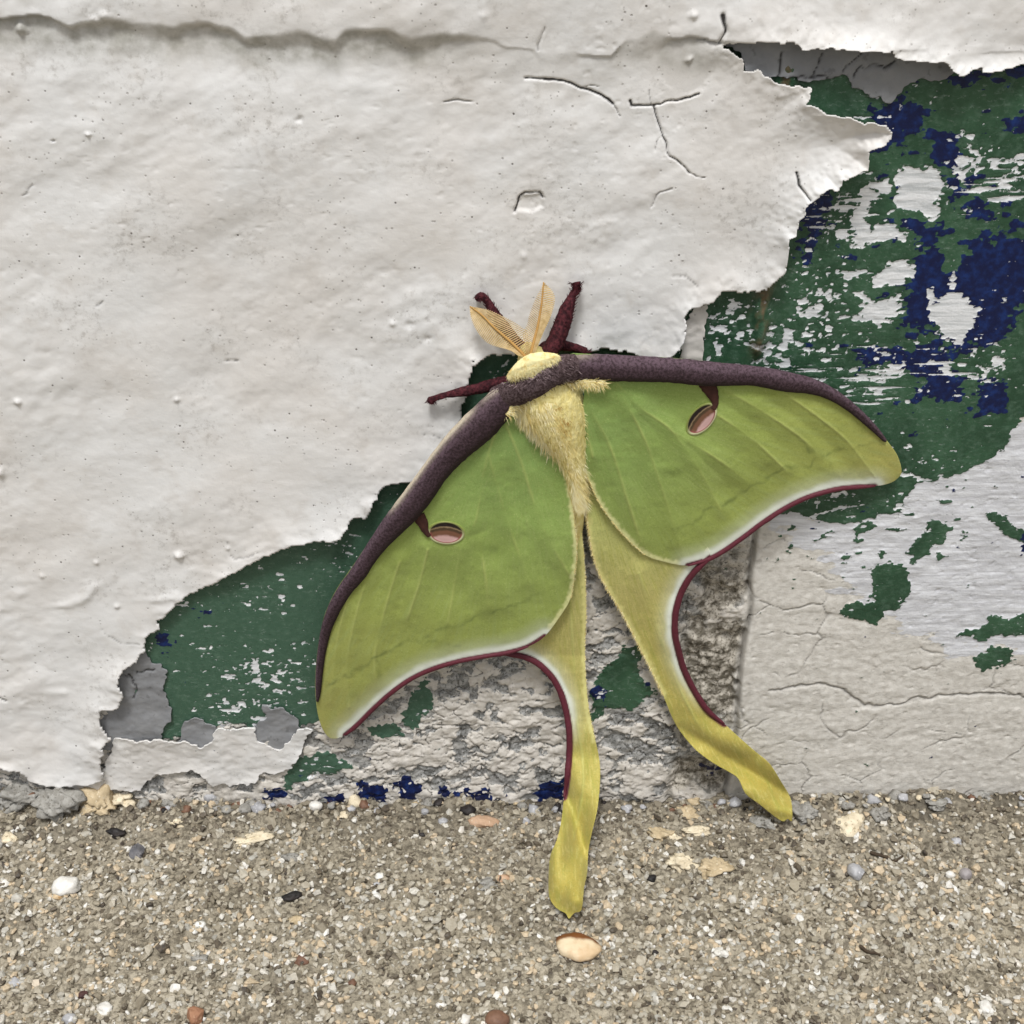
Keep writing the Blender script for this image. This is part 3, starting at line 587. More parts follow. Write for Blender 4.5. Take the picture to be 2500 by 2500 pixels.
# sand grains in the concrete
a = M('sand_grain', .6, .4)
ct = a.ramp(a.attr('tint'), [(0, lin(52, 46, 40)), (.05, lin(88, 80, 69)), (.2, lin(126, 118, 102)), (.42, lin(162, 154, 136)), (.62, lin(186, 179, 163)), (.78, lin(172, 170, 161)), (.87, lin(212, 208, 198)), (.955, lin(228, 227, 222)), (.985, lin(198, 180, 152))])
m_grain = a.done(a.mix(a.step(a.noise(2.2, 3), .35, .7, 0, .35), ct, lin(130, 116, 94)), a.bump(a.noise(3, 3), .3, .0002))
def grains(n):
    V0, F0 = ico(1)
    x = rng.uniform(-92, 92, n); y = -rng.random(n)**.9*68
    r = .2+.22*rng.random(n)+.3*rng.random(n)**6
    big = fbm(x/9, y/7, 3, 3); r *= 1+.25*big
    s = r[:, None]*rng.uniform(.6, 1.4, (n, 3)); s[:, 2] *= .8
    ang = rng.random(n)*6.28; ca, sa = np.cos(ang), np.sin(ang)
    z = h_ground(x, y)+r*rng.uniform(-.35, .85, n)
    Vn = V0[None]*(1+.24*rng.standard_normal((n, len(V0), 1)))*s[:, None]
    tl = rng.normal(0, .35, n)[:, None]
    vz = Vn[..., 2]+tl*Vn[..., 0]
    V = np.stack([Vn[..., 0]*ca[:, None]-Vn[..., 1]*sa[:, None]+x[:, None], Vn[..., 0]*sa[:, None]+Vn[..., 1]*ca[:, None]+y[:, None], vz+z[:, None]], -1)
    F = F0[None]+(np.arange(n)*len(V0))[:, None, None]
    cl = fbm(x/1.5, y/1.5, 10, 2)+.8*fbm(x/6, y/5, 2, 2); t = np.clip(.6+.31*rng.standard_normal(n)+.3*cl+.08*big, .04, 1); q_ = rng.random(n); t = np.where(q_ < .014, .01, t)
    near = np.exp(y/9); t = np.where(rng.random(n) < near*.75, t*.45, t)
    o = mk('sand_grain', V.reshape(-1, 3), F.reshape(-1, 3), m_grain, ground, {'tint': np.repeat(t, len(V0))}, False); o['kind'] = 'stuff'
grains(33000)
# pebbles and crumbs
def stone_mat(name, c1, c2, rough=.6, sc_=.6, c3=None):
    a = M(name, rough, .4); n = a.noise(sc_, 5, .6)
    c = a.mix(a.step(n, .36, .66), lin(*c1), lin(*c2))
    if c3: c = a.mix(a.step(a.noise(sc_*2.3, 3), .58, .68), c, lin(*c3))
    return a.done(c, a.bump(a.noise(sc_*2.5, 5), .5, .0003))
SM = {'white': stone_mat('quartz_white', (228, 226, 220), (206, 202, 194), .45), 'cream': stone_mat('cream_stone', (222, 204, 172), (206, 180, 142), .6, .35, (188, 150, 104)),
      'grey': stone_mat('grey_stone', (84, 84, 88), (120, 118, 120), .55, .6, (60, 58, 60)), 'palegrey': stone_mat('pale_grey_stone', (176, 176, 178), (150, 150, 152), .5, .6, (206, 206, 208)),
      'black': stone_mat('black_crumb', (26, 24, 24), (44, 38, 36), .6), 'orange': stone_mat('orange_stone', (158, 116, 88), (140, 100, 76), .7, .7, (178, 142, 114)),
      'brown': stone_mat('brown_stone', (124, 92, 72), (106, 78, 62), .6), 'pink': stone_mat('pink_stone', (196, 164, 136), (178, 146, 118), .7, .7, (206, 182, 156)),
      'bone': stone_mat('bone_flake', (224, 212, 186), (204, 190, 162), .8, .8, (160, 146, 118)), 'lilac': stone_mat('lilac_grey', (158, 152, 152), (136, 130, 130), .5),
      'maroon': stone_mat('dark_red_chip', (74, 46, 42), (60, 38, 36), .6), 'lump': stone_mat('concrete_lump', (158, 156, 150), (132, 129, 122), .85, .9, (96, 92, 84)),
      'tan': stone_mat('tan_lump', (196, 178, 146), (176, 158, 126), .85, .7, (212, 200, 174))}
def stone(name, u, v, wpx, hpx, mat, sink=.3, flat=.8, ang=0, label=None, cat='pebble', parent=None, group=None, rough=.12, facet=.0, zoff=0.0, ry=None, sub=3):
    V0, F0 = ico(sub); p0 = on_ground(u, v, 1.0); rx = wpx*PXMM*.5*.98; rv = hpx*PXMM*.5
    flatn = flat; rz = min(rx, rv)*flatn; ryy = ry if ry else max(rv*1.05, .3)
    sd_ = rng.random(3)*50
    nz = fbm(V0[:, 0]*1.1+sd_[0], V0[:, 1]*1.1+V0[:, 2]*1.7+sd_[1], int(sd_[2]) % 12, 3)
    nz2 = fbm(V0[:, 0]*3.1+sd_[1]+V0[:, 2]*2.3, V0[:, 1]*3.1-V0[:, 2]*1.9+sd_[0], int(sd_[0]) % 12, 3)
    V = V0*(1+2.2*rough*nz[:, None]+1.5*max(0, rough-.1)*nz2[:, None])
    if facet:
        for k in range(9):
            d = rng.standard_normal(3); d /= np.linalg.norm(d); t = V@d; V = V-np.outer(np.maximum(0, t-(1-facet*rng.uniform(.5, 1.3))), d)
    V = V*[rx, ryy, rz]; ca, sa = math.cos(ang), math.sin(ang)
    V = np.stack([V[:, 0]*ca-V[:, 1]*sa, V[:, 0]*sa+V[:, 1]*ca, V[:, 2]], 1)
    gz = h_ground(np.array([p0[0]]), np.array([p0[1]]))[0]; p0 = on_ground(u, v, gz+rz*(1-2*sink)*.6)
    zc = gz+rz*(1-2*sink)+zoff; p0[2] = zc
    if parent is not None: return mk(name, V+p0, F0, SM[mat], parent, None, not facet)
    o = mk(name, V+p0, F0, SM[mat], None, None, facet < .2, loc=p0); return tag(o, label, cat, group)
# the cream pebble with its brown rim
a = M('rimmed_pebble', .5, .4); tz = a.sep(a.co)
n = a.noise(.35, 4); c = a.mix(a.step(n, .35, .65), lin(226, 208, 176), lin(204, 176, 138))
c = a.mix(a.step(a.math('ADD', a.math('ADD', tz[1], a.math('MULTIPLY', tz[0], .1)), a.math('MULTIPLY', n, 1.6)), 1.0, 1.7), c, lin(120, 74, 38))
c = a.mix(a.step(a.math('SUBTRACT', tz[2], a.math('MULTIPLY', n, .5)), -.1, -.6), c, lin(70, 54, 44)); SM['rim'] = a.done(c, a.bump(a.noise(1.4, 4), .4, .0003))  # shade of the underside painted into the colour
stone('pebble', 1412, 2318, 118, 78, 'rim', .22, .62, -.35, 'flat oval cream pebble with brown rim below the tip of a tail', rough=.13, facet=.12)
stone('pebble', 335, 2084, 48, 46, 'grey', .25, .9, .3, 'dark grey angular pebble lying alone on the sandy concrete', facet=.28)
stone('pebble', 165, 2166, 72, 56, 'white', .3, .8, .1, 'lumpy white and tan quartz pebble on the concrete', rough=.2)
stone('pebble', 145, 2185, 34, 28, 'cream', .3, .8, .1, 'small honey-coloured pebble touching a lumpy white quartz pebble')
stone('pebble', 477, 2482, 50, 46, 'orange', .25, .9, .2, 'orange pebble on the concrete', facet=.25)
stone('pebble', 1213, 2490, 58, 44, 'brown', .3, .8, 0, 'reddish brown rounded pebble beside a tiny white chip', rough=.08)
stone('stone_flake', 1178, 2008, 92, 42, 'pink', .3, .7, -.3, 'pinkish beige stone flake at the wall foot beneath navy paint', 'flake', rough=.22)
stone('plaster_flake', 2075, 2012, 70, 84, 'bone', .32, .45, -.5, 'crumbly pale cream plaster flake fallen near the wall foot', 'flake', rough=.28)
stone('pebble', 2088, 2130, 40, 50, 'palegrey', .2, 1, .2, 'pale grey pebble with dark underside beside a thin twig', rough=.12)
stone('pebble', 2319, 2137, 26, 22, 'white', .25, .9, 0, 'tiny white pebble touching a round lilac-grey pebble')
stone('pebble', 2357, 2136, 34, 34, 'lilac', .2, .95, 0, 'round lilac-grey pebble touching a tiny white pebble', rough=.06)
stone('soil_crumb', 282, 2036, 66, 30, 'black', .2, .8, -.08, 'black elongated soil crumb under a cream concrete lump', 'crumb', rough=.3)
stone('soil_crumb', 712, 2190, 56, 28, 'black', .2, .8, .35, 'bean-shaped dark soil crumb alone on the sandy concrete', 'crumb', rough=.2)
stone('pebble', 771, 1970, 40, 30, 'white', .2, .9, -.2, 'smooth egg-white pebble at the wall foot beside navy paint', rough=.05)
stone('pebble', 513, 1947, 40, 32, 'palegrey', .25, .9, .1, 'bluish white pebble at the wall foot under the low white paint strip', rough=.08)
stone('stone_chip', 430, 2413, 32, 28, 'white', .25, .7, .2, 'white triangular stone chip on the sandy concrete', 'chip', facet=.35)
stone('stone_chip', 203, 2430, 28, 24, 'maroon', .3, .7, .5, 'dark red stone chip on the sandy concrete', 'chip', facet=.3)
for (u, v, w_, h_, m_) in [(22,2045,42,36,'bone'),(10,2160,26,30,'white'),(35,2400,30,28,'palegrey'),(256,2464,42,30,'white'),(168,2490,38,30,'palegrey'),(1135,2490,26,30,'white'),(1075,2454,28,18,'white'),(2408,2460,30,36,'white'),(2367,2482,20,16,'bone'),(2460,2486,18,18,'white'),
                           (1676,2105,86,50,'bone'),(1745,2120,70,50,'tan'),(45,1950,110,78,'lump'),(140,1965,110,86,'lump'),(240,1965,96,90,'tan'),(305,1945,60,60,'bone'),(425,2012,50,32,'bone'),(620,2045,90,36,'bone'),(925,2140,24,20,'white'),(922,2158,22,18,'palegrey'),(917,2180,20,16,'white'),
                           (735,2345,36,30,'brown'),(720,2248,30,26,'tan'),(490,2258,32,24,'white'),(715,2095,46,22,'lump'),(490,2338,40,22,'lump'),(1228,2145,34,22,'pink'),(1190,2160,50,30,'lump'),(1080,2005,26,20,'palegrey'),(1018,2055,18,16,'white'),(1285,2005,24,22,'palegrey'),(1530,1975,30,28,'palegrey'),
                           (1590,2145,28,22,'black'),(1835,2092,18,14,'white'),(2235,2040,30,20,'palegrey'),(2335,2055,28,24,'palegrey'),(1640,2040,40,26,'bone'),(1960,1985,70,60,'lump'),(1860,2010,70,40,'lump'),(2150,1985,50,40,'lump'),(2400,1930,60,40,'lump'),(1600,2325,18,12,'black'),(900,2310,20,14,'black'),(30,2330,24,16,'black'),(860,2400,20,18,'brown'),
                           (2420,2235,14,14,'black'),(1700,2030,60,24,'bone'),(1610,2040,60,40,'tan'),(1680,1985,60,34,'tan'),(380,1920,40,24,'lump'),(590,1960,60,30,'brown'),(545,1935,36,20,'maroon'),(840,1990,24,22,'bone'),(920,1980,24,18,'palegrey'),(1030,2035,24,22,'black'),(1420,1990,40,22,'black'),(2290,1965,60,30,'lump')]:
    stone('stone', u, v, w_, h_, m_, .38, .7, rng.uniform(-.4, .4), parent=ground, rough=.38 if m_ in ('lump', 'tan', 'bone') else .2, sub=3 if w_ < 50 else 4)
for k in range(110):
    u_ = rng.uniform(-40, 2540); sz = 12+26*rng.random()**2.2; m_ = ['lump', 'lump', 'tan', 'bone', 'black', 'palegrey', 'brown', 'lump'][rng.integers(8)]
    stone('stone', u_, 1958+24*rng.random()**1.5-(14 if u_ > 1900 or u_ < 300 else 0), sz*1.2, sz, m_, .35, .8, rng.uniform(-.5, .5), parent=ground, rough=.3, sub=2)
# two thin twigs
a = M('twig', .8, .2); m_twig = a.done(a.mix(a.noise(1, 3), lin(52, 42, 34), lin(84, 72, 58)))
for pts, lab in (([(2125,2075),(2160,2085),(2185,2098),(2205,2085)], 'thin bent dark twig lying beside a pale grey pebble'), ([(2098,2312),(2120,2318),(2150,2328)], 'short straight dark twig lying alone on sandy concrete')):
    p = np.array([on_ground(u, v, .9) for u, v in smooth_poly(pts, 4, False)]); p[:, 2] = h_ground(p[:, 0], p[:, 1])+.45
    o = loft('twig', p, np.linspace(.28, .16, len(p)), m_twig, None, up=(0, 0, 1), seg=7, bump=.12); tag(o, lab, 'twig')

# ------------------------------------------------------------------ the moth
moth = empty('luna_moth', at(1320, 960, 1.2)); tag(moth, 'green long-tailed moth with purple wing edges resting on the peeling wall', 'moth')
def wing_mat(name, tail=False):
    a = M(name, .62, .25)
    w0, maroon, vein = a.sep(a.attr('ma', True)); rad, line, inner = a.sep(a.attr('mb', True)); hair = a.attr('mc', True)
    streak = a.noise(1, 4, .6, co=a.map(hair, (.7, 60, 1)))
    st2 = a.noise(1, 3, .6, co=a.map(hair, (2.2, 150, 1)))
    fine = a.noise(3.2, 3, .7); blot = a.noise(.16, 3)
    if not tail:
        c = a.ramp(rad, [(0, lin(128, 160, 90)), (.3, lin(141, 166, 88)), (.6, lin(151, 163, 82)), (.85, lin(162, 165, 86)), (1, lin(172, 165, 90))])
        c = a.mix(a.step(streak, .42, .7, 0, .3), c, lin(158, 174, 108))
        c = a.mix(a.step(blot, .4, .68, 0, .2), c, lin(128, 142, 62))
    else:
        c = a.ramp(rad, [(0, lin(184, 190, 116)), (.3, lin(180, 172, 104)), (.6, lin(184, 172, 92)), (1, lin(176, 160, 76))])
        c = a.mix(a.step(streak, .45, .68, 0, .5), c, lin(158, 158, 70))
        c = a.mix(a.step(st2, .5, .7, 0, .4), c, lin(216, 208, 130))
    c = a.mix(a.step(fine, .46, .7, 0, .3), c, lin(112, 126, 52)); c = a.mix(a.step(a.noise(5.5, 2, .8), .56, .7, 0, .3), c, lin(196, 204, 136))
    c = a.mix(a.math('MULTIPLY', vein, .4), c, lin(188, 194, 116))
    c = a.mix(a.math('MULTIPLY', line, a.step(a.noise(.9, 3), .3, .6, .25, .7)), c, lin(78, 92, 38))
    c = a.mix(inner, c, lin(216, 210, 138) if tail else lin(220, 220, 158))
    c = a.mix(w0, c, lin(222, 228, 214))
    c = a.mix(maroon, c, a.mix(a.step(fine, .4, .65), lin(80, 26, 40), lin(112, 48, 62)))
    h = a.math('ADD', a.math('MULTIPLY', streak, .7), a.math('ADD', a.math('MULTIPLY', vein, 1.2), a.math('MULTIPLY', fine, .5)))
    a.b.inputs['Sheen Weight'].default_value = .12
    return a.done(c, a.bump(h, .35, .00016))
m_fw = wing_mat('forewing_scales'); m_hw = wing_mat('hindwing_scales', True)

def build_wing(name, outline, depth, base, rmax, outer, inner_edge, veins, lines, mat, wwhite=20, wmar=7, smudge=None, step=3.2, thick=.14, ripple=None, inner_w=12, tailrad=None, white_range=None):
    poly = smooth_poly(outline, 3); lo = poly.min(0)-8; hi = poly.max(0)+8
    f = lambda P: sdf(P, poly)
    sv = [smooth_poly(q, 5, False) for q in veins]
    def D(u, v):
        shp = np.shape(u); u = np.ravel(u).astype(float); v = np.ravel(v).astype(float); p = np.stack([u, v], 1); pl = np.zeros(len(u))
        for q in sv: pl = np.maximum(pl, np.exp(-(seg_dist(p, q)/24)**2))
        d = depth(u, v)+.32*pl+.3*vn(u/110, v/110, 4)+.08*vn(u/40, v/40, 3)
        if ripple is not None: d = d+ripple(u, v)
        return d.reshape(shp)
    P, Q, E = cut_grid(np.arange(lo[0], hi[0], step), np.arange(lo[1], hi[1], step), f)
    n = len(P); u, v = P[:, 0], P[:, 1]
    r = np.hypot(u-base[0], v-base[1]); ang = np.arctan2(v-base[1], u-base[0])
    so = smooth_poly(outer, 4, False); do = seg_dist(P, so); di = seg_dist(P, smooth_poly(inner_edge, 4, False)) if inner_edge else np.full(n, 99.)
    wn = 1+.25*vn(u/30, v/30, 3)
    white = np.clip(.8*sst(wmar+wwhite*1.25*wn, wmar+wwhite*.2, do)+.35*sst(wmar+wwhite*3.2, wmar, do), 0, 1); mar = sst(wmar+2.5, wmar-1.0, do)
    if white_range is not None: white = white*white_range(u, v)
    vein = np.zeros(n)
    for q in veins:
        dv = seg_dist(P, smooth_poly(q, 5, False)); vein = np.maximum(vein, np.exp(-(dv/3.2)**2)*np.clip(.55+.8*vn(u/70, v/70, 2), .1, 1))
    ln = np.zeros(n)
    for q, wd in lines:
        dl = seg_dist(P+np.stack([5*vn(u/14, v/14, 1), 5*vn(u/14, v/14, 2)], 1), smooth_poly(q, 4, False)); ln = np.maximum(ln, (.5+.4*vn(u/25, v/25, 8))*np.exp(-(dl/(wd*1.35))**2))
    if smudge: ln = np.maximum(ln, .8*np.exp(-((u-smudge[0])**2/28**2+(v-smudge[1])**2/13**2)))
    rad = r/rmax if tailrad is None else tailrad(u, v)
    inn = sst(inner_w, inner_w*.25, di+4*vn(u/6, v/6, 5))*.9
    d = D(u, v)+.08*vein+.03*vn(u/12, v/12, 6)
    Vf = at(u, v, d); Bk = at(u, v, d-thick)
    R = np.stack([E[:, 0], E[:, 1], E[:, 1]+n, E[:, 0]+n], 1)
    A = {'ma': np.stack([white, mar, vein], 1), 'mb': np.stack([np.clip(rad, 0, 1), ln, inn], 1), 'mc': np.stack([r/60, ang, r*0], 1)}
    A = {k: np.concatenate([x, x]) for k, x in A.items()}
    return mk(name, np.concatenate([Vf, Bk]), np.concatenate([Q[:, ::-1], Q+n, R]), mat, moth, A), D

zR = lambda p: zoom(1300, 800, .4917, p); zL = lambda p: zoom(700, 900, .4918, p); z7 = lambda p: zoom(1200, 1250, .5435, p)
# --- outlines
R_top = [(1385,868)] + zR([(300,132),(500,140),(700,150),(900,170),(1100,190),(1250,215),(1400,255),(1500,305),(1600,380),(1700,480),(1760,560),(1810,630),(1832,700),(1825,735),(1780,770),(1700,787)])
R_out = zR([(1700,787),(1550,797),(1450,817),(1350,850),(1250,900),(1150,965),(1050,1040),(950,1110),(870,1152),(770,1182)])
R_in = zR([(770,1182),(650,1162),(560,1130),(480,1060),(400,970),(330,870),(280,760),(235,670),(228,560),(240,460),(250,380),(255,310),(215,275)])
L_top = [(1240,935)] + zL([(1045,95),(1000,135),(900,225),(800,332),(700,460),(600,590),(500,720),(400,870),(320,990),(250,1090),(200,1190),(170,1290),(150,1420),(141,1550),(145,1650),(160,1740),(190,1810),(230,1838),(290,1820)])
L_out = zL([(290,1820),(350,1770),(430,1690),(520,1610),(620,1540),(730,1490),(850,1455),(980,1430),(1100,1410),(1200,1380),(1280,1330),(1350,1240),(1410,1140)])
L_in = zL([(1410,1140),(1430,1020),(1440,900),(1427,750),(1410,600),(1380,480),(1320,400),(1220,320),(1150,262),(1110,200)])
HL = [(1404,1250),(1420,1300),(1428,1386),(1431,1495),(1428,1587),(1431,1663),(1439,1739),(1453,1804),(1464,1859),(1465,1913),(1458,1978),(1445,2033),(1436,2082),(1434,2130),(1426,2168),(1420,2221),(1402,2229),(1389,2243),(1381,2230),(1358,2217),(1341,2190),(1339,2141),(1344,2087),(1360,2049),(1371,2000),(1377,1946),(1385,1897),(1390,1826),(1388,1772),(1377,1717),(1360,1674),(1336,1641),(1303,1614),(1262,1600),(1225,1585),(1240,1480),(1300,1330),(1370,1200)]
HL_out = [(1225,1596),(1262,1600),(1303,1614),(1336,1641),(1360,1674),(1377,1717),(1388,1772),(1390,1826),(1385,1897),(1377,1946)]
HR = [(1425,1150),(1428,1220),(1434,1283),(1445,1348),(1461,1397),(1483,1440),(1510,1484),(1537,1533),(1564,1587),(1591,1641),(1618,1696),(1640,1750),(1662,1788),(1700,1832),(1743,1864),(1782,1886),(1803,1902),(1820,1938),(1852,1962),(1885,1989),(1912,2006),(1922,1998),(1934,2004),(1931,1951),(1907,1908),(1879,1864),(1847,1837),(1809,1804),(1765,1764),(1727,1734),(1695,1685),(1673,1641),(1659,1598),(1648,1543),(1651,1489),(1667,1440),(1695,1397),(1735,1362),(1700,1300),(1560,1200)]
HR_out = [(1735,1362),(1695,1397),(1667,1440),(1651,1489),(1648,1543),(1659,1598),(1673,1641),(1695,1685),(1727,1734),(1768,1767)]
BR = (1405, 935); BL = (1262, 985)
def dR(u, v):
    r = np.hypot(u-BR[0], v-BR[1])/850; return 7.2-5.5*r+1.2*np.sin(np.clip(r, 0, 1)*math.pi)-.0035*np.clip(v-940, 0, 400)*(1-.5*r)
def dL(u, v):
    r = np.hypot(u-BL[0], v-BL[1])/960; c = ((u-1262)*.75+(v-985)*.66)/600; return 7.2-5.3*r+1.2*np.sin(np.clip(r, 0, 1)*math.pi)-.8*np.clip(c, 0, 1)
def dHL(u, v): return np.interp(v, [1150, 1350, 1600, 1750, 1850, 1950, 2100, 2200, 2260], [4.6, 4.0, 2.9, 3.8, 5.6, 8.8, 16.6, 23.0, 26.6])
def dHR(u, v): return np.interp(v, [1150, 1350, 1600, 1750, 1850, 1950, 2010], [4.6, 4.0, 2.9, 2.9, 3.2, 4.8, 6.8])
vR = [zR(p) for p in ([(420,275),(540,400),(700,520),(860,760),(930,900)], [(440,330),(560,560),(660,850),(760,1150)], [(285,400),(390,600),(470,850),(540,1060)], [(900,420),(1100,560),(1250,700)], [(1240,318),(1400,430),(1560,560),(1700,740)], [(960,310),(1150,420),(1350,560),(1500,720)], [(700,520),(900,640),(1060,760)], [(280,320),(270,480),(300,640)])]
vL = [zL(p) for p in ([(1040,300),(985,480),(950,700),(930,780)], [(1000,420),(1050,600),(1110,800),(1200,1050)], [(1090,280),(1170,480),(1260,760),(1400,1020)], [(860,900),(830,1080),(800,1260)], [(700,900),(660,1060),(600,1240)], [(560,960),(500,1150),(440,1400),(440,1560)], [(410,1000),(350,1200),(300,1450),(310,1680)], [(960,860),(990,1060),(1000,1180)], [(300,1150),(250,1350),(215,1650)])]
lnR = [(zR([(1740,560),(1640,590),(1520,610),(1420,650),(1360,690),(1250,690),(1180,740),(1080,790),(960,870),(860,910),(780,980),(700,1000)]), 3.4), (zR([(1480,690),(1520,750)]), 3), (zR([(1320,550),(1370,600),(1400,620)]), 3)]
lnL = [(zL([(195,1570),(280,1540),(380,1480),(450,1430),(560,1370),(640,1350),(760,1300),(860,1270),(960,1225),(1040,1200),(1160,1160),(1260,1120)]), 3.4), (zL([(450,1450),(460,1530)]), 3), (zL([(560,1365),(700,1355),(860,1385)]), 3)]
wr = lambda u, v: 1.0
hwl, dHL_ = build_wing('hindwing', HL, dHL, (1350, 1000), 1200, HL_out, [(1404,1250),(1420,1300),(1428,1386),(1431,1495),(1428,1587),(1431,1663),(1439,1739),(1453,1804)], [[(1390,1450),(1400,1600),(1408,1750),(1425,1900),(1400,2050)]], [], m_hw, 16, 8, tailrad=lambda u, v: (v-1250)/950,
    ripple=lambda u, v: sst(1830, 1960, v)*(1.9*(np.sqrt(np.sin((u-1390)/42-(v-1900)/124+.5)**2+.05)*2-1)+.4*np.sin((u-1390)/12+v/50))*sst(2245, 2190, v), inner_w=14, white_range=lambda u, v: sst(1850, 1700, v))
hwr, dHR_ = build_wing('hindwing', HR, dHR, (1400, 1000), 1200, HR_out, [(1428,1220),(1434,1283),(1445,1348),(1461,1397),(1483,1440),(1510,1484),(1537,1533),(1564,1587),(1591,1641),(1618,1696)], [[(1560,1400),(1600,1520),(1650,1660),(1720,1790),(1800,1860)]], [], m_hw, 16, 8, tailrad=lambda u, v: (v-1250)/650,
    ripple=lambda u, v: sst(1740, 1850, v)*(1.1*(np.sqrt(np.sin((u-1700)/54-(v-1800)/34)**2+.04)*2-1)+.35*np.sin((u+v)/33))*sst(2008, 1975, v), inner_w=14, white_range=lambda u, v: sst(1760, 1600, v))
fwr, dR_ = build_wing('forewing', R_top+R_out[1:]+R_in[1:], dR, BR, 830, R_out, R_in[:-4], vR, lnR, m_fw, 17, 6, smudge=(1640, 1152), inner_w=13)
fwl, dL_ = build_wing('forewing', L_top+L_out[1:]+L_in[1:], dL, BL, 960, L_out[:-2], L_out[-3:]+L_in[1:-1], vL, lnL, m_fw, 17, 6, smudge=(1205, 1342), inner_w=13)
# --- maroon edging as a real bead
a = M('maroon_margin', .6, .3); m_mar = a.done(a.mix(a.noise(2.5, 3), lin(72, 24, 36), lin(106, 46, 58)), a.bump(a.noise(4, 3), .4, .0002))
def bead(pts, dfun, parent, r0, taper=(.4, .3), off=.15):
    q = smooth_poly(pts, 5, False); C = at(q[:, 0], q[:, 1], dfun(q[:, 0], q[:, 1])+off); t = np.linspace(0, 1, len(q))
    R = r0*np.minimum(1, np.minimum(taper[0]+t*8, taper[1]+(1-t)*6))
    loft('margin', C, R, m_mar, parent, R2=R*.75, seg=9, bump=.05)
bead(R_out, dR_, fwr, .34); bead(L_out[:-3], dL_, fwl, .34); bead(HL_out, dHL_, hwl, .46); bead(HR_out, dHR_, hwr, .46)
# --- purple leading edges
a = M('purple_costa', .75, .25)
n = a.noise(3.0, 4, .7); sd_ = a.attr('side'); fr = a.attr('front'); al = a.attr('along')
c = a.mix(a.step(n, .35, .68), lin(46, 33, 36), lin(78, 60, 68))
c = a.mix(a.math('MULTIPLY', a.step(a.attr('upper'), .15, .75), a.step(n, .34, .62, .1, .6)), c, lin(112, 92, 103))  # upper side lightened: a highlight painted into the colour
c = a.mix(a.math('MULTIPLY', a.step(a.attr('upper'), -.2, -.8), .7), c, lin(36, 22, 22))  # lower side darkened: its shade painted into the colour
c = a.mix(a.math('MULTIPLY', a.attr('pale'), a.step(n, .25, .5, .5, 1)), c, lin(206, 194, 172))
m_costa = a.done(c, a.bump(a.math('ADD', n, a.noise(9, 2)), .6, .0002))
def costa(top, bot, dfun, parent, pale, sgn):
    t = smooth_poly(top, 6, False); b = smooth_poly(bot, 6, False)
    s = np.linspace(0, 1, 90)
    def rs(q):
        l = np.concatenate([[0], np.cumsum(np.hypot(*np.diff(q, axis=0).T))]); return np.stack([np.interp(s*l[-1], l, q[:, 0]), np.interp(s*l[-1], l, q[:, 1])], 1)
    t = rs(t); b = rs(b); m = (t+b)/2; hw = np.hypot(*(t-b).T)/2*PXMM*.96
    C = at(m[:, 0], m[:, 1], dfun(m[:, 0], m[:, 1])+.25)
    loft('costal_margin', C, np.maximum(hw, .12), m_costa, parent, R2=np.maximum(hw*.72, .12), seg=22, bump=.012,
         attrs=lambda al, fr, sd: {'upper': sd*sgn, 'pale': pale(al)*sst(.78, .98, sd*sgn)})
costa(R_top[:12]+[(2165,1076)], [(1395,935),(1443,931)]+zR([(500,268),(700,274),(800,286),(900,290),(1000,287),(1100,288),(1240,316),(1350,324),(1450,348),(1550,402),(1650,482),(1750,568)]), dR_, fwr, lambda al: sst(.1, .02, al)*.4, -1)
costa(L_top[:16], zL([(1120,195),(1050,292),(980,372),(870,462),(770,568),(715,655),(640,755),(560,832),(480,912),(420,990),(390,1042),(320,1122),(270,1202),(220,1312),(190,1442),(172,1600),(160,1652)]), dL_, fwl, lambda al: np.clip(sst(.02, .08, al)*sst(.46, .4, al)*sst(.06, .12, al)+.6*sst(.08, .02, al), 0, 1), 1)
# --- eyespots with their dark stalks
a = M('eyespot', .45, .4); ex, ey, er = a.sep(a.attr('eye', True))
n = a.noise(2.5, 3)
ec = a.math('ADD', ey, a.math('MULTIPLY', a.math('MULTIPLY', ex, ex), .38)); ec = a.math('ADD', ec, a.math('MULTIPLY', a.math('SUBTRACT', n, .5), .18))
lens = a.mix(a.step(ec, -.42, -.12), lin(214, 176, 172), lin(118, 82, 62)); lens = a.mix(a.step(ec, .12, .34), lens, lin(74, 58, 40))
lens = a.mix(a.step(ec, .44, .56), lens, lin(140, 120, 92)); lens = a.mix(a.step(ec, .54, .68), lens, lin(30, 20, 20))
lens = a.mix(a.math('MULTIPLY', a.step(er, .84, .97), a.step(ey, .2, -.2)), lens, lin(134, 66, 66))
rim = a.mix(a.step(ey, -.4, .5), lin(206, 206, 166), lin(120, 124, 70))
c = a.mix(a.step(er, .95, 1.03), lens, rim); c = a.mix(a.step(er, 1.04, 1.2), c, lin(146, 162, 80))
m_eye = a.done(c)
a = M('stalk', .7, .2); m_stalk = a.done(a.mix(a.noise(2, 3), lin(44, 26, 26), lin(84, 52, 44)))
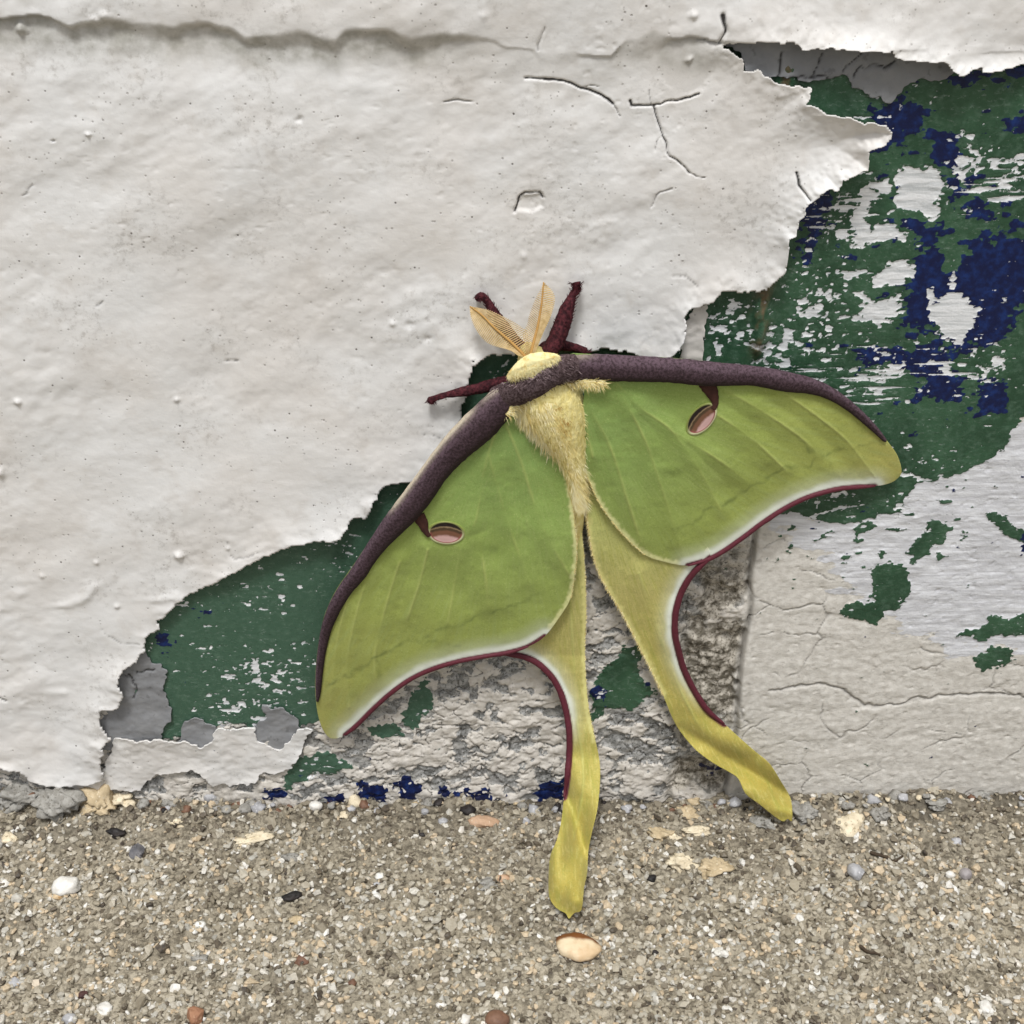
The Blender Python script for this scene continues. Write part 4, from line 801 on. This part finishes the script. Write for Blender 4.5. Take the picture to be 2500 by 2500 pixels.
def eye(cx, cy, hl, hh, ang, dfun, parent, stalk):
    nr, ns = 16, 40; rr = np.linspace(0, 1.2, nr); th = np.linspace(0, 2*math.pi, ns, endpoint=False)
    Rr, Th = np.meshgrid(rr, th, indexing='ij'); ex = Rr*np.cos(Th); ey = Rr*np.sin(Th)
    ca, sa = math.cos(ang), math.sin(ang); u = cx+ex*hl*ca+ey*hh*sa; v = cy+ex*hl*sa-ey*hh*ca
    d = dfun(u, v)+.16+.30*np.clip(1-Rr**2, 0, 1)*.5+.1*np.exp(-((Rr-1.05)/.12)**2)-.25*sst(1.08, 1.2, Rr)
    V = at(u.ravel(), v.ravel(), d.ravel()); i = np.arange(nr-1)[:, None]*ns; j = np.arange(ns)[None]; j2 = (j+1) % ns
    Q = np.stack([i+j, i+ns+j, i+ns+j2, i+j2], -1).reshape(-1, 4)
    mk('eyespot', V, Q[:, ::-1], m_eye, parent, {'eye': np.stack([ex.ravel(), ey.ravel(), Rr.ravel()*(1)], 1)})
    q = smooth_poly([s[:2] for s in stalk], 5, False); wd = np.interp(np.linspace(0, 1, len(q)), np.linspace(0, 1, len(stalk)), [s[2] for s in stalk])
    C = at(q[:, 0], q[:, 1], dfun(q[:, 0], q[:, 1])+.15); loft('eyespot_stalk', C, wd*PXMM, m_stalk, parent, R2=np.full(len(q), .3), seg=10, bump=.04)
eye(1713, 1023, 42, 24, -.82, dR_, fwr, [(1724,934,20),(1737,956,15),(1746,982,8),(1742,998,6)])
eye(1089, 1301, 40, 25, .06, dL_, fwl, [(1020,1258,17),(1030,1274,14),(1038,1294,9),(1048,1308,6)])

# --- body: head, collar, thorax, abdomen as one mesh
a = M('moth_body', .9, .1); al = a.attr('along'); n = a.noise(1.4, 5, .65)
n2 = a.noise(1, 4, .6, co=a.map(a.co, (2.2, 2.2, .5)))
c = a.mix(a.step(n2, .35, .68), lin(222, 206, 132), lin(240, 228, 164)); c = a.mix(a.step(n, .55, .72, 0, .6), c, lin(186, 158, 78))
m_body = a.done(c, a.bump(a.math('ADD', n, n2), .6, .0004))
st = [(1284,868,14,7.2,2),(1290,876,24,7.0,3),(1302,894,40,6.6,3.6),(1318,925,58,6.2,3.8),(1338,965,72,5.9,4.0),(1360,1010,68,5.7,3.9),(1380,1055,52,5.4,3.5),(1394,1100,36,5.2,3.1),(1403,1160,27,4.6,2.5),(1404,1240,24,3.6,2.0),(1400,1310,20,3.0,1.5),(1394,1370,15,2.6,1.2),(1390,1420,5,2.4,.5)]
S = smooth_poly(st, 5, False); C = at(S[:, 0], S[:, 1], S[:, 3]); body = loft('body', C, S[:, 2]*PXMM, m_body, moth, R2=S[:, 4], seg=28, bump=.02)
# collar: pale yellow lens in front of the head
a = M('collar', .85, .15); n = a.noise(1.2, 4)
a.b.inputs['Specular IOR Level'].default_value = 0; m_col = a.done(a.mix(a.step(n, .45, .72), lin(238, 230, 176), lin(220, 192, 120)), a.bump(a.noise(3, 4), .5, .0002))
V0, F0 = ico(4); e = V0.copy(); nzv = fbm(e[:, 0]*3+5, e[:, 2]*5+e[:, 1], 4, 3); uu = e[:, 0]; vv = e[:, 2]
ang = -.37; cw = 67; ch = 30*(1-.45*uu**2)
u = 1302+uu*cw*math.cos(ang)-vv*ch*math.sin(-ang)*0+vv*ch*math.sin(ang); v = 893+uu*cw*math.sin(ang)-vv*ch*math.cos(ang)
mk('collar', at(u, v, 8.9-e[:, 1]*(1.3+.2*nzv)), F0, m_col, moth)
# the dark fur band across the shoulders
S = smooth_poly([(1214,975,30,6.8),(1240,966,32,7.4),(1275,952,30,8.6),(1310,938,27,9.2),(1345,915,27,9.0),(1372,902,33,8.0),(1400,900,33,7.3)], 6, False)
a = M('shoulder_fur', .95, .1); n = a.noise(3, 4, .7)
c = a.mix(a.step(n, .35, .7), lin(58, 46, 46), lin(108, 92, 94)); c = a.mix(a.math('MULTIPLY', a.step(a.attr('side'), .35, .9), a.step(a.math('ABSOLUTE', a.math('SUBTRACT', a.attr('along'), .5)), .22, .34)), c, lin(206, 196, 166))
m_sh = a.done(c, a.bump(n, .8, .0003))
loft('shoulder_band', at(S[:, 0], S[:, 1], S[:, 3]), S[:, 2]*PXMM, m_sh, moth, R2=np.full(len(S), 1.5), seg=20, bump=.03)
# fur: thorax tufts, shoulder, hindwing fringes
a = M('yellow_fur', .85, .15); m_fur = a.done(a.ramp(a.attr('tint'), [(0, lin(152, 116, 58)), (.3, lin(214, 190, 116)), (.7, lin(240, 226, 162)), (1, lin(250, 243, 204))]))
a = M('dark_fur', .9, .1); m_dfur = a.done(a.ramp(a.attr('tint'), [(0, lin(40, 30, 30)), (.6, lin(86, 72, 74)), (1, lin(150, 132, 134))]))
fm = (e[:, 1] < .1); ix = rng.choice(np.where(fm)[0], 1500); rtc = at(u[ix], v[ix], 8.85-e[ix, 1]*1.3)
tpc = at(u[ix]+rng.normal(3, 4, 1500), v[ix]+rng.normal(9, 4, 1500), 8.95-e[ix, 1]*1.35); hairs('collar_fur', rtc, tpc-rtc, np.linalg.norm(tpc-rtc, axis=1), .05, m_fur, body, np.clip(rng.normal(.78, .14, 1500), 0, 1))
def axis_pt(s):
    q = np.array([(1305,955),(1330,985),(1358,1030),(1385,1090),(1400,1160),(1407,1230)], float); hw = np.array([62, 72, 60, 38, 22, 12.]); dd = np.array([9.3, 9.7, 9.4, 8.2, 7.2, 6.4])
    t = s*(len(q)-1); i = np.minimum(t.astype(int), len(q)-2); f = t-i; return q[i]*(1-f)[:, None]+q[i+1]*f[:, None], hw[i]*(1-f)+hw[i+1]*f, dd[i]*(1-f)+dd[i+1]*f
N = 11000; s = rng.random(N)**1.15; q, hw, dd = axis_pt(s); k = rng.uniform(-1, 1, N)
nx, ny = .86, -.5; u = q[:, 0]+k*hw*nx; v = q[:, 1]+k*hw*ny; d = dd-2.6*(k*k)-.2+.4*rng.random(N)
rt = at(u, v, d); tipu = u+(q[:, 0]-u)*.15+rng.normal(0, 4.5, N)+10+k*7+16*np.sign(k)*np.maximum(0, np.abs(k)-.75)/.25; tipv = v+26+rng.normal(0, 5, N); tp = at(tipu, tipv, d+.1+.35*rng.random(N))
dv = tp-rt; lnh = np.linalg.norm(dv, axis=1)*rng.uniform(.7, 1.25, N)
tint = np.clip(.76+.4*fbm(u/15-v/40, v/34, 5, 3)-.7*np.exp(-((u-1374-.2*(v-1010))/22)**2-((v-1000)/70)**2)+.15*rng.standard_normal(N), 0, 1); hairs('thorax_fur', rt, dv, lnh, rng.uniform(.06, .12, N), m_fur, body, tint)
def fringe(pts, dfun, n, lmin, lmax, outdir, mat, parent, name='fringe', wd=.09, spread=.45, inset=0, doff=.1):
    qq = smooth_poly(pts, 8, False); l = np.concatenate([[0], np.cumsum(np.hypot(*np.diff(qq, axis=0).T))]); s = rng.random(n)*l[-1]
    u = np.interp(s, l, qq[:, 0]); v = np.interp(s, l, qq[:, 1]); g = np.gradient(qq, axis=0); tu = np.interp(s, l, g[:, 0]); tv = np.interp(s, l, g[:, 1]); m = np.hypot(tu, tv); tu, tv = tu/m, tv/m
    nu, nv_ = outdir*tv, -outdir*tu; ins = inset*rng.random(n); u0 = u-nu*ins; v0 = v-nv_*ins
    a_ = rng.normal(.75, spread, n); du = nu*np.cos(a_)+tu*np.sin(a_); dv_ = nv_*np.cos(a_)+tv*np.sin(a_); ll = rng.uniform(lmin, lmax, n)
    d = dfun(u0, v0); r0 = at(u0, v0, d+doff); r1 = at(u0+du*ll, v0+dv_*ll, d+doff+rng.uniform(-.3, .3, n))
    hairs(name, r0, r1-r0, np.linalg.norm(r1-r0, axis=1), wd, mat, parent, np.clip(.62+.25*rng.standard_normal(n), 0, 1))
fringe(HR[1:11], dHR_, 1100, 4, 10, -1, m_fur, hwr, inset=4, wd=.035, spread=.25)
fringe(HL[1:8], dHL_, 450, 3, 6, -1, m_fur, hwl, inset=3, wd=.035, spread=.25)
fringe(R_in[2:8], dR_, 400, 3, 6, 1, m_fur, fwr, inset=3, wd=.035, spread=.25); fringe(L_in[0:8], dL_, 500, 3, 6, 1, m_fur, fwl, inset=3, wd=.035, spread=.25)
fringe([(1385,940),(1410,932),(1440,936),(1470,936)], lambda u, v: dR_(u, v)+.6, 420, 10, 34, -1, m_fur, fwr, spread=.7, inset=8, doff=.5)
fringe([(1232,1010),(1255,992),(1275,975),(1300,958)], lambda u, v: dL_(u, v)+.8, 420, 14, 40, -1, m_fur, fwl, spread=.8, inset=8, doff=.6)
S2 = S[rng.integers(0, len(S), 1500)]; k = rng.uniform(-1, 1, 1500); u = S2[:, 0]+rng.normal(0, 5, 1500)+k*10; v = S2[:, 1]+k*S2[:, 2]*.95; d = S2[:, 3]+1.5*np.sqrt(1-k*k)-.15
rt = at(u, v, d); tp = at(u+rng.normal(4, 8, 1500), v+rng.uniform(2, 13, 1500), d+.2); hairs('shoulder_fur', rt, tp-rt, np.linalg.norm(tp-rt, axis=1), .09, m_dfur, body, np.clip(rng.normal(.4, .25, 1500)-.3*k, 0, 1))
# --- antennae: a rachis and two rows of fine barbs
a = M('antenna', .7, .2); n = a.noise(1.5, 3); m_ant = a.done(a.mix(a.step(n, .3, .7), lin(178, 152, 104), lin(208, 184, 138)))
a = M('antenna_rachis', .7, .2); m_rach = a.done(a.mix(a.noise(1.5, 3), lin(160, 118, 60), lin(186, 150, 92)))
def antenna(rach, left, right, d0, d1):
    root = at(*rach[0], d0); e = None
    r = smooth_poly(rach, 10, False); n = len(r); t = np.linspace(0, 1, n); d = d0+(d1-d0)*t
    ob = loft('antenna', at(r[:, 0], r[:, 1], d+.1), np.linspace(.22, .08, n), m_rach, moth, seg=8)
    for side, edge in (('left', left), ('right', right)):
        q = smooth_poly(edge, 10, False); m = 38; ts = np.linspace(0.04, .97, m)
        l = np.concatenate([[0], np.cumsum(np.hypot(*np.diff(q, axis=0).T))]); l /= l[-1]
        a0 = np.stack([np.interp(ts, t, r[:, 0]), np.interp(ts, t, r[:, 1])], 1); b0 = np.stack([np.interp(ts, l, q[:, 0]), np.interp(ts, l, q[:, 1])], 1)
        dd = np.interp(ts, t, d); b0 = a0+(b0-a0)*(1.12 if side == 'left' else 1.3); A_ = at(a0[:, 0], a0[:, 1], dd); B_ = at(b0[:, 0], b0[:, 1], dd+.35)
        D = B_-A_; sdv = np.cross(D, [0, -.84, .54]); sdv /= np.linalg.norm(sdv, axis=1)[:, None]
        w0 = .1 if side == 'left' else .07; i = np.arange(m)
        Vb = np.concatenate([A_-sdv*w0, A_+sdv*w0, A_+D*.8-sdv*w0*.85, A_+D*.8+sdv*w0*.85, B_-sdv*w0*.6, B_+sdv*w0*.6])
        mk('barbs', Vb, np.concatenate([np.stack([i, i+m, i+3*m, i+2*m], 1), np.stack([i+2*m, i+3*m, i+5*m, i+4*m], 1)]), m_ant, ob)['kind'] = 'stuff'
zA = lambda p: zoom(1000, 650, .2588, p)
antenna(zA([(1110,870),(960,720),(800,580),(680,460),(570,380)]), zA([(1040,850),(950,790),(760,720),(650,610),(585,480),(570,380)]), zA([(1130,840),(1090,670),(1000,580),(880,500),(740,425),(640,395),(570,380)]), 8.0, 2.6)
antenna(zA([(1130,870),(1170,720),(1210,560),(1245,350),(1265,150)]), zA([(1165,860),(1250,640),(1320,480),(1357,330),(1340,240),(1265,150)]), zA([(1110,860),(1095,660),(1130,560),(1150,470),(1205,300),(1240,220),(1265,150)]), 8.0, 2.6)
# --- legs
a = M('maroon_leg', .8, .2); n = a.noise(2.5, 4); m_leg = a.done(a.mix(a.step(n, .35, .7), lin(44, 16, 22), lin(88, 40, 46)), a.bump(n, .6, .0003))
def leg(pts, rad):
    q = smooth_poly([p[:2] for p in pts], 5, False); x = np.linspace(0, 1, len(pts)); y = np.linspace(0, 1, len(q))
    d = np.interp(y, x, [p[2] for p in pts]); R = np.interp(y, x, rad)*PXMM
    o = loft('leg', at(q[:, 0], q[:, 1], d), R, m_leg, moth, seg=12, bump=.05)
    k = rng.integers(0, len(q), 260); th = rng.random(260)*6.28
    c = at(q[k, 0], q[k, 1], d[k]); r_ = R[k][:, None]*np.stack([np.cos(th), -np.abs(np.sin(th)), np.zeros(260)], 1)
    t_ = at(*q[np.minimum(k+2, len(q)-1)].T, d[np.minimum(k+2, len(q)-1)])-c+r_*.5+rng.normal(0, .08, (260, 3))+1e-4
    hairs('leg_hair', c+r_*.9, t_, .7, .08, m_leg, o)
leg([(1300,868,5.5),(1262,840,4.5),(1228,800,3.2),(1205,765,2.5),(1192,738,2.2),(1176,722,2.0),(1168,728,1.7)], [14,15,16,13,8,8,9])
leg([(1330,870,5.5),(1350,845,4.6),(1370,800,3.6),(1382,762,3.0),(1398,722,2.4),(1408,706,2.1),(1406,690,1.8)], [16,20,20,17,8.5,8,11])
leg([(1250,930,5.0),(1210,938,4.0),(1170,948,3.3),(1130,956,2.9),(1090,964,2.5),(1062,972,2.2),(1052,978,1.8)], [14,14,13,12,7,6.5,10])
leg([(1340,880,5.0),(1330,850,3.6),(1360,842,2.2),(1400,848,1.6),(1430,856,1.3)], [16,15,13,10,8])
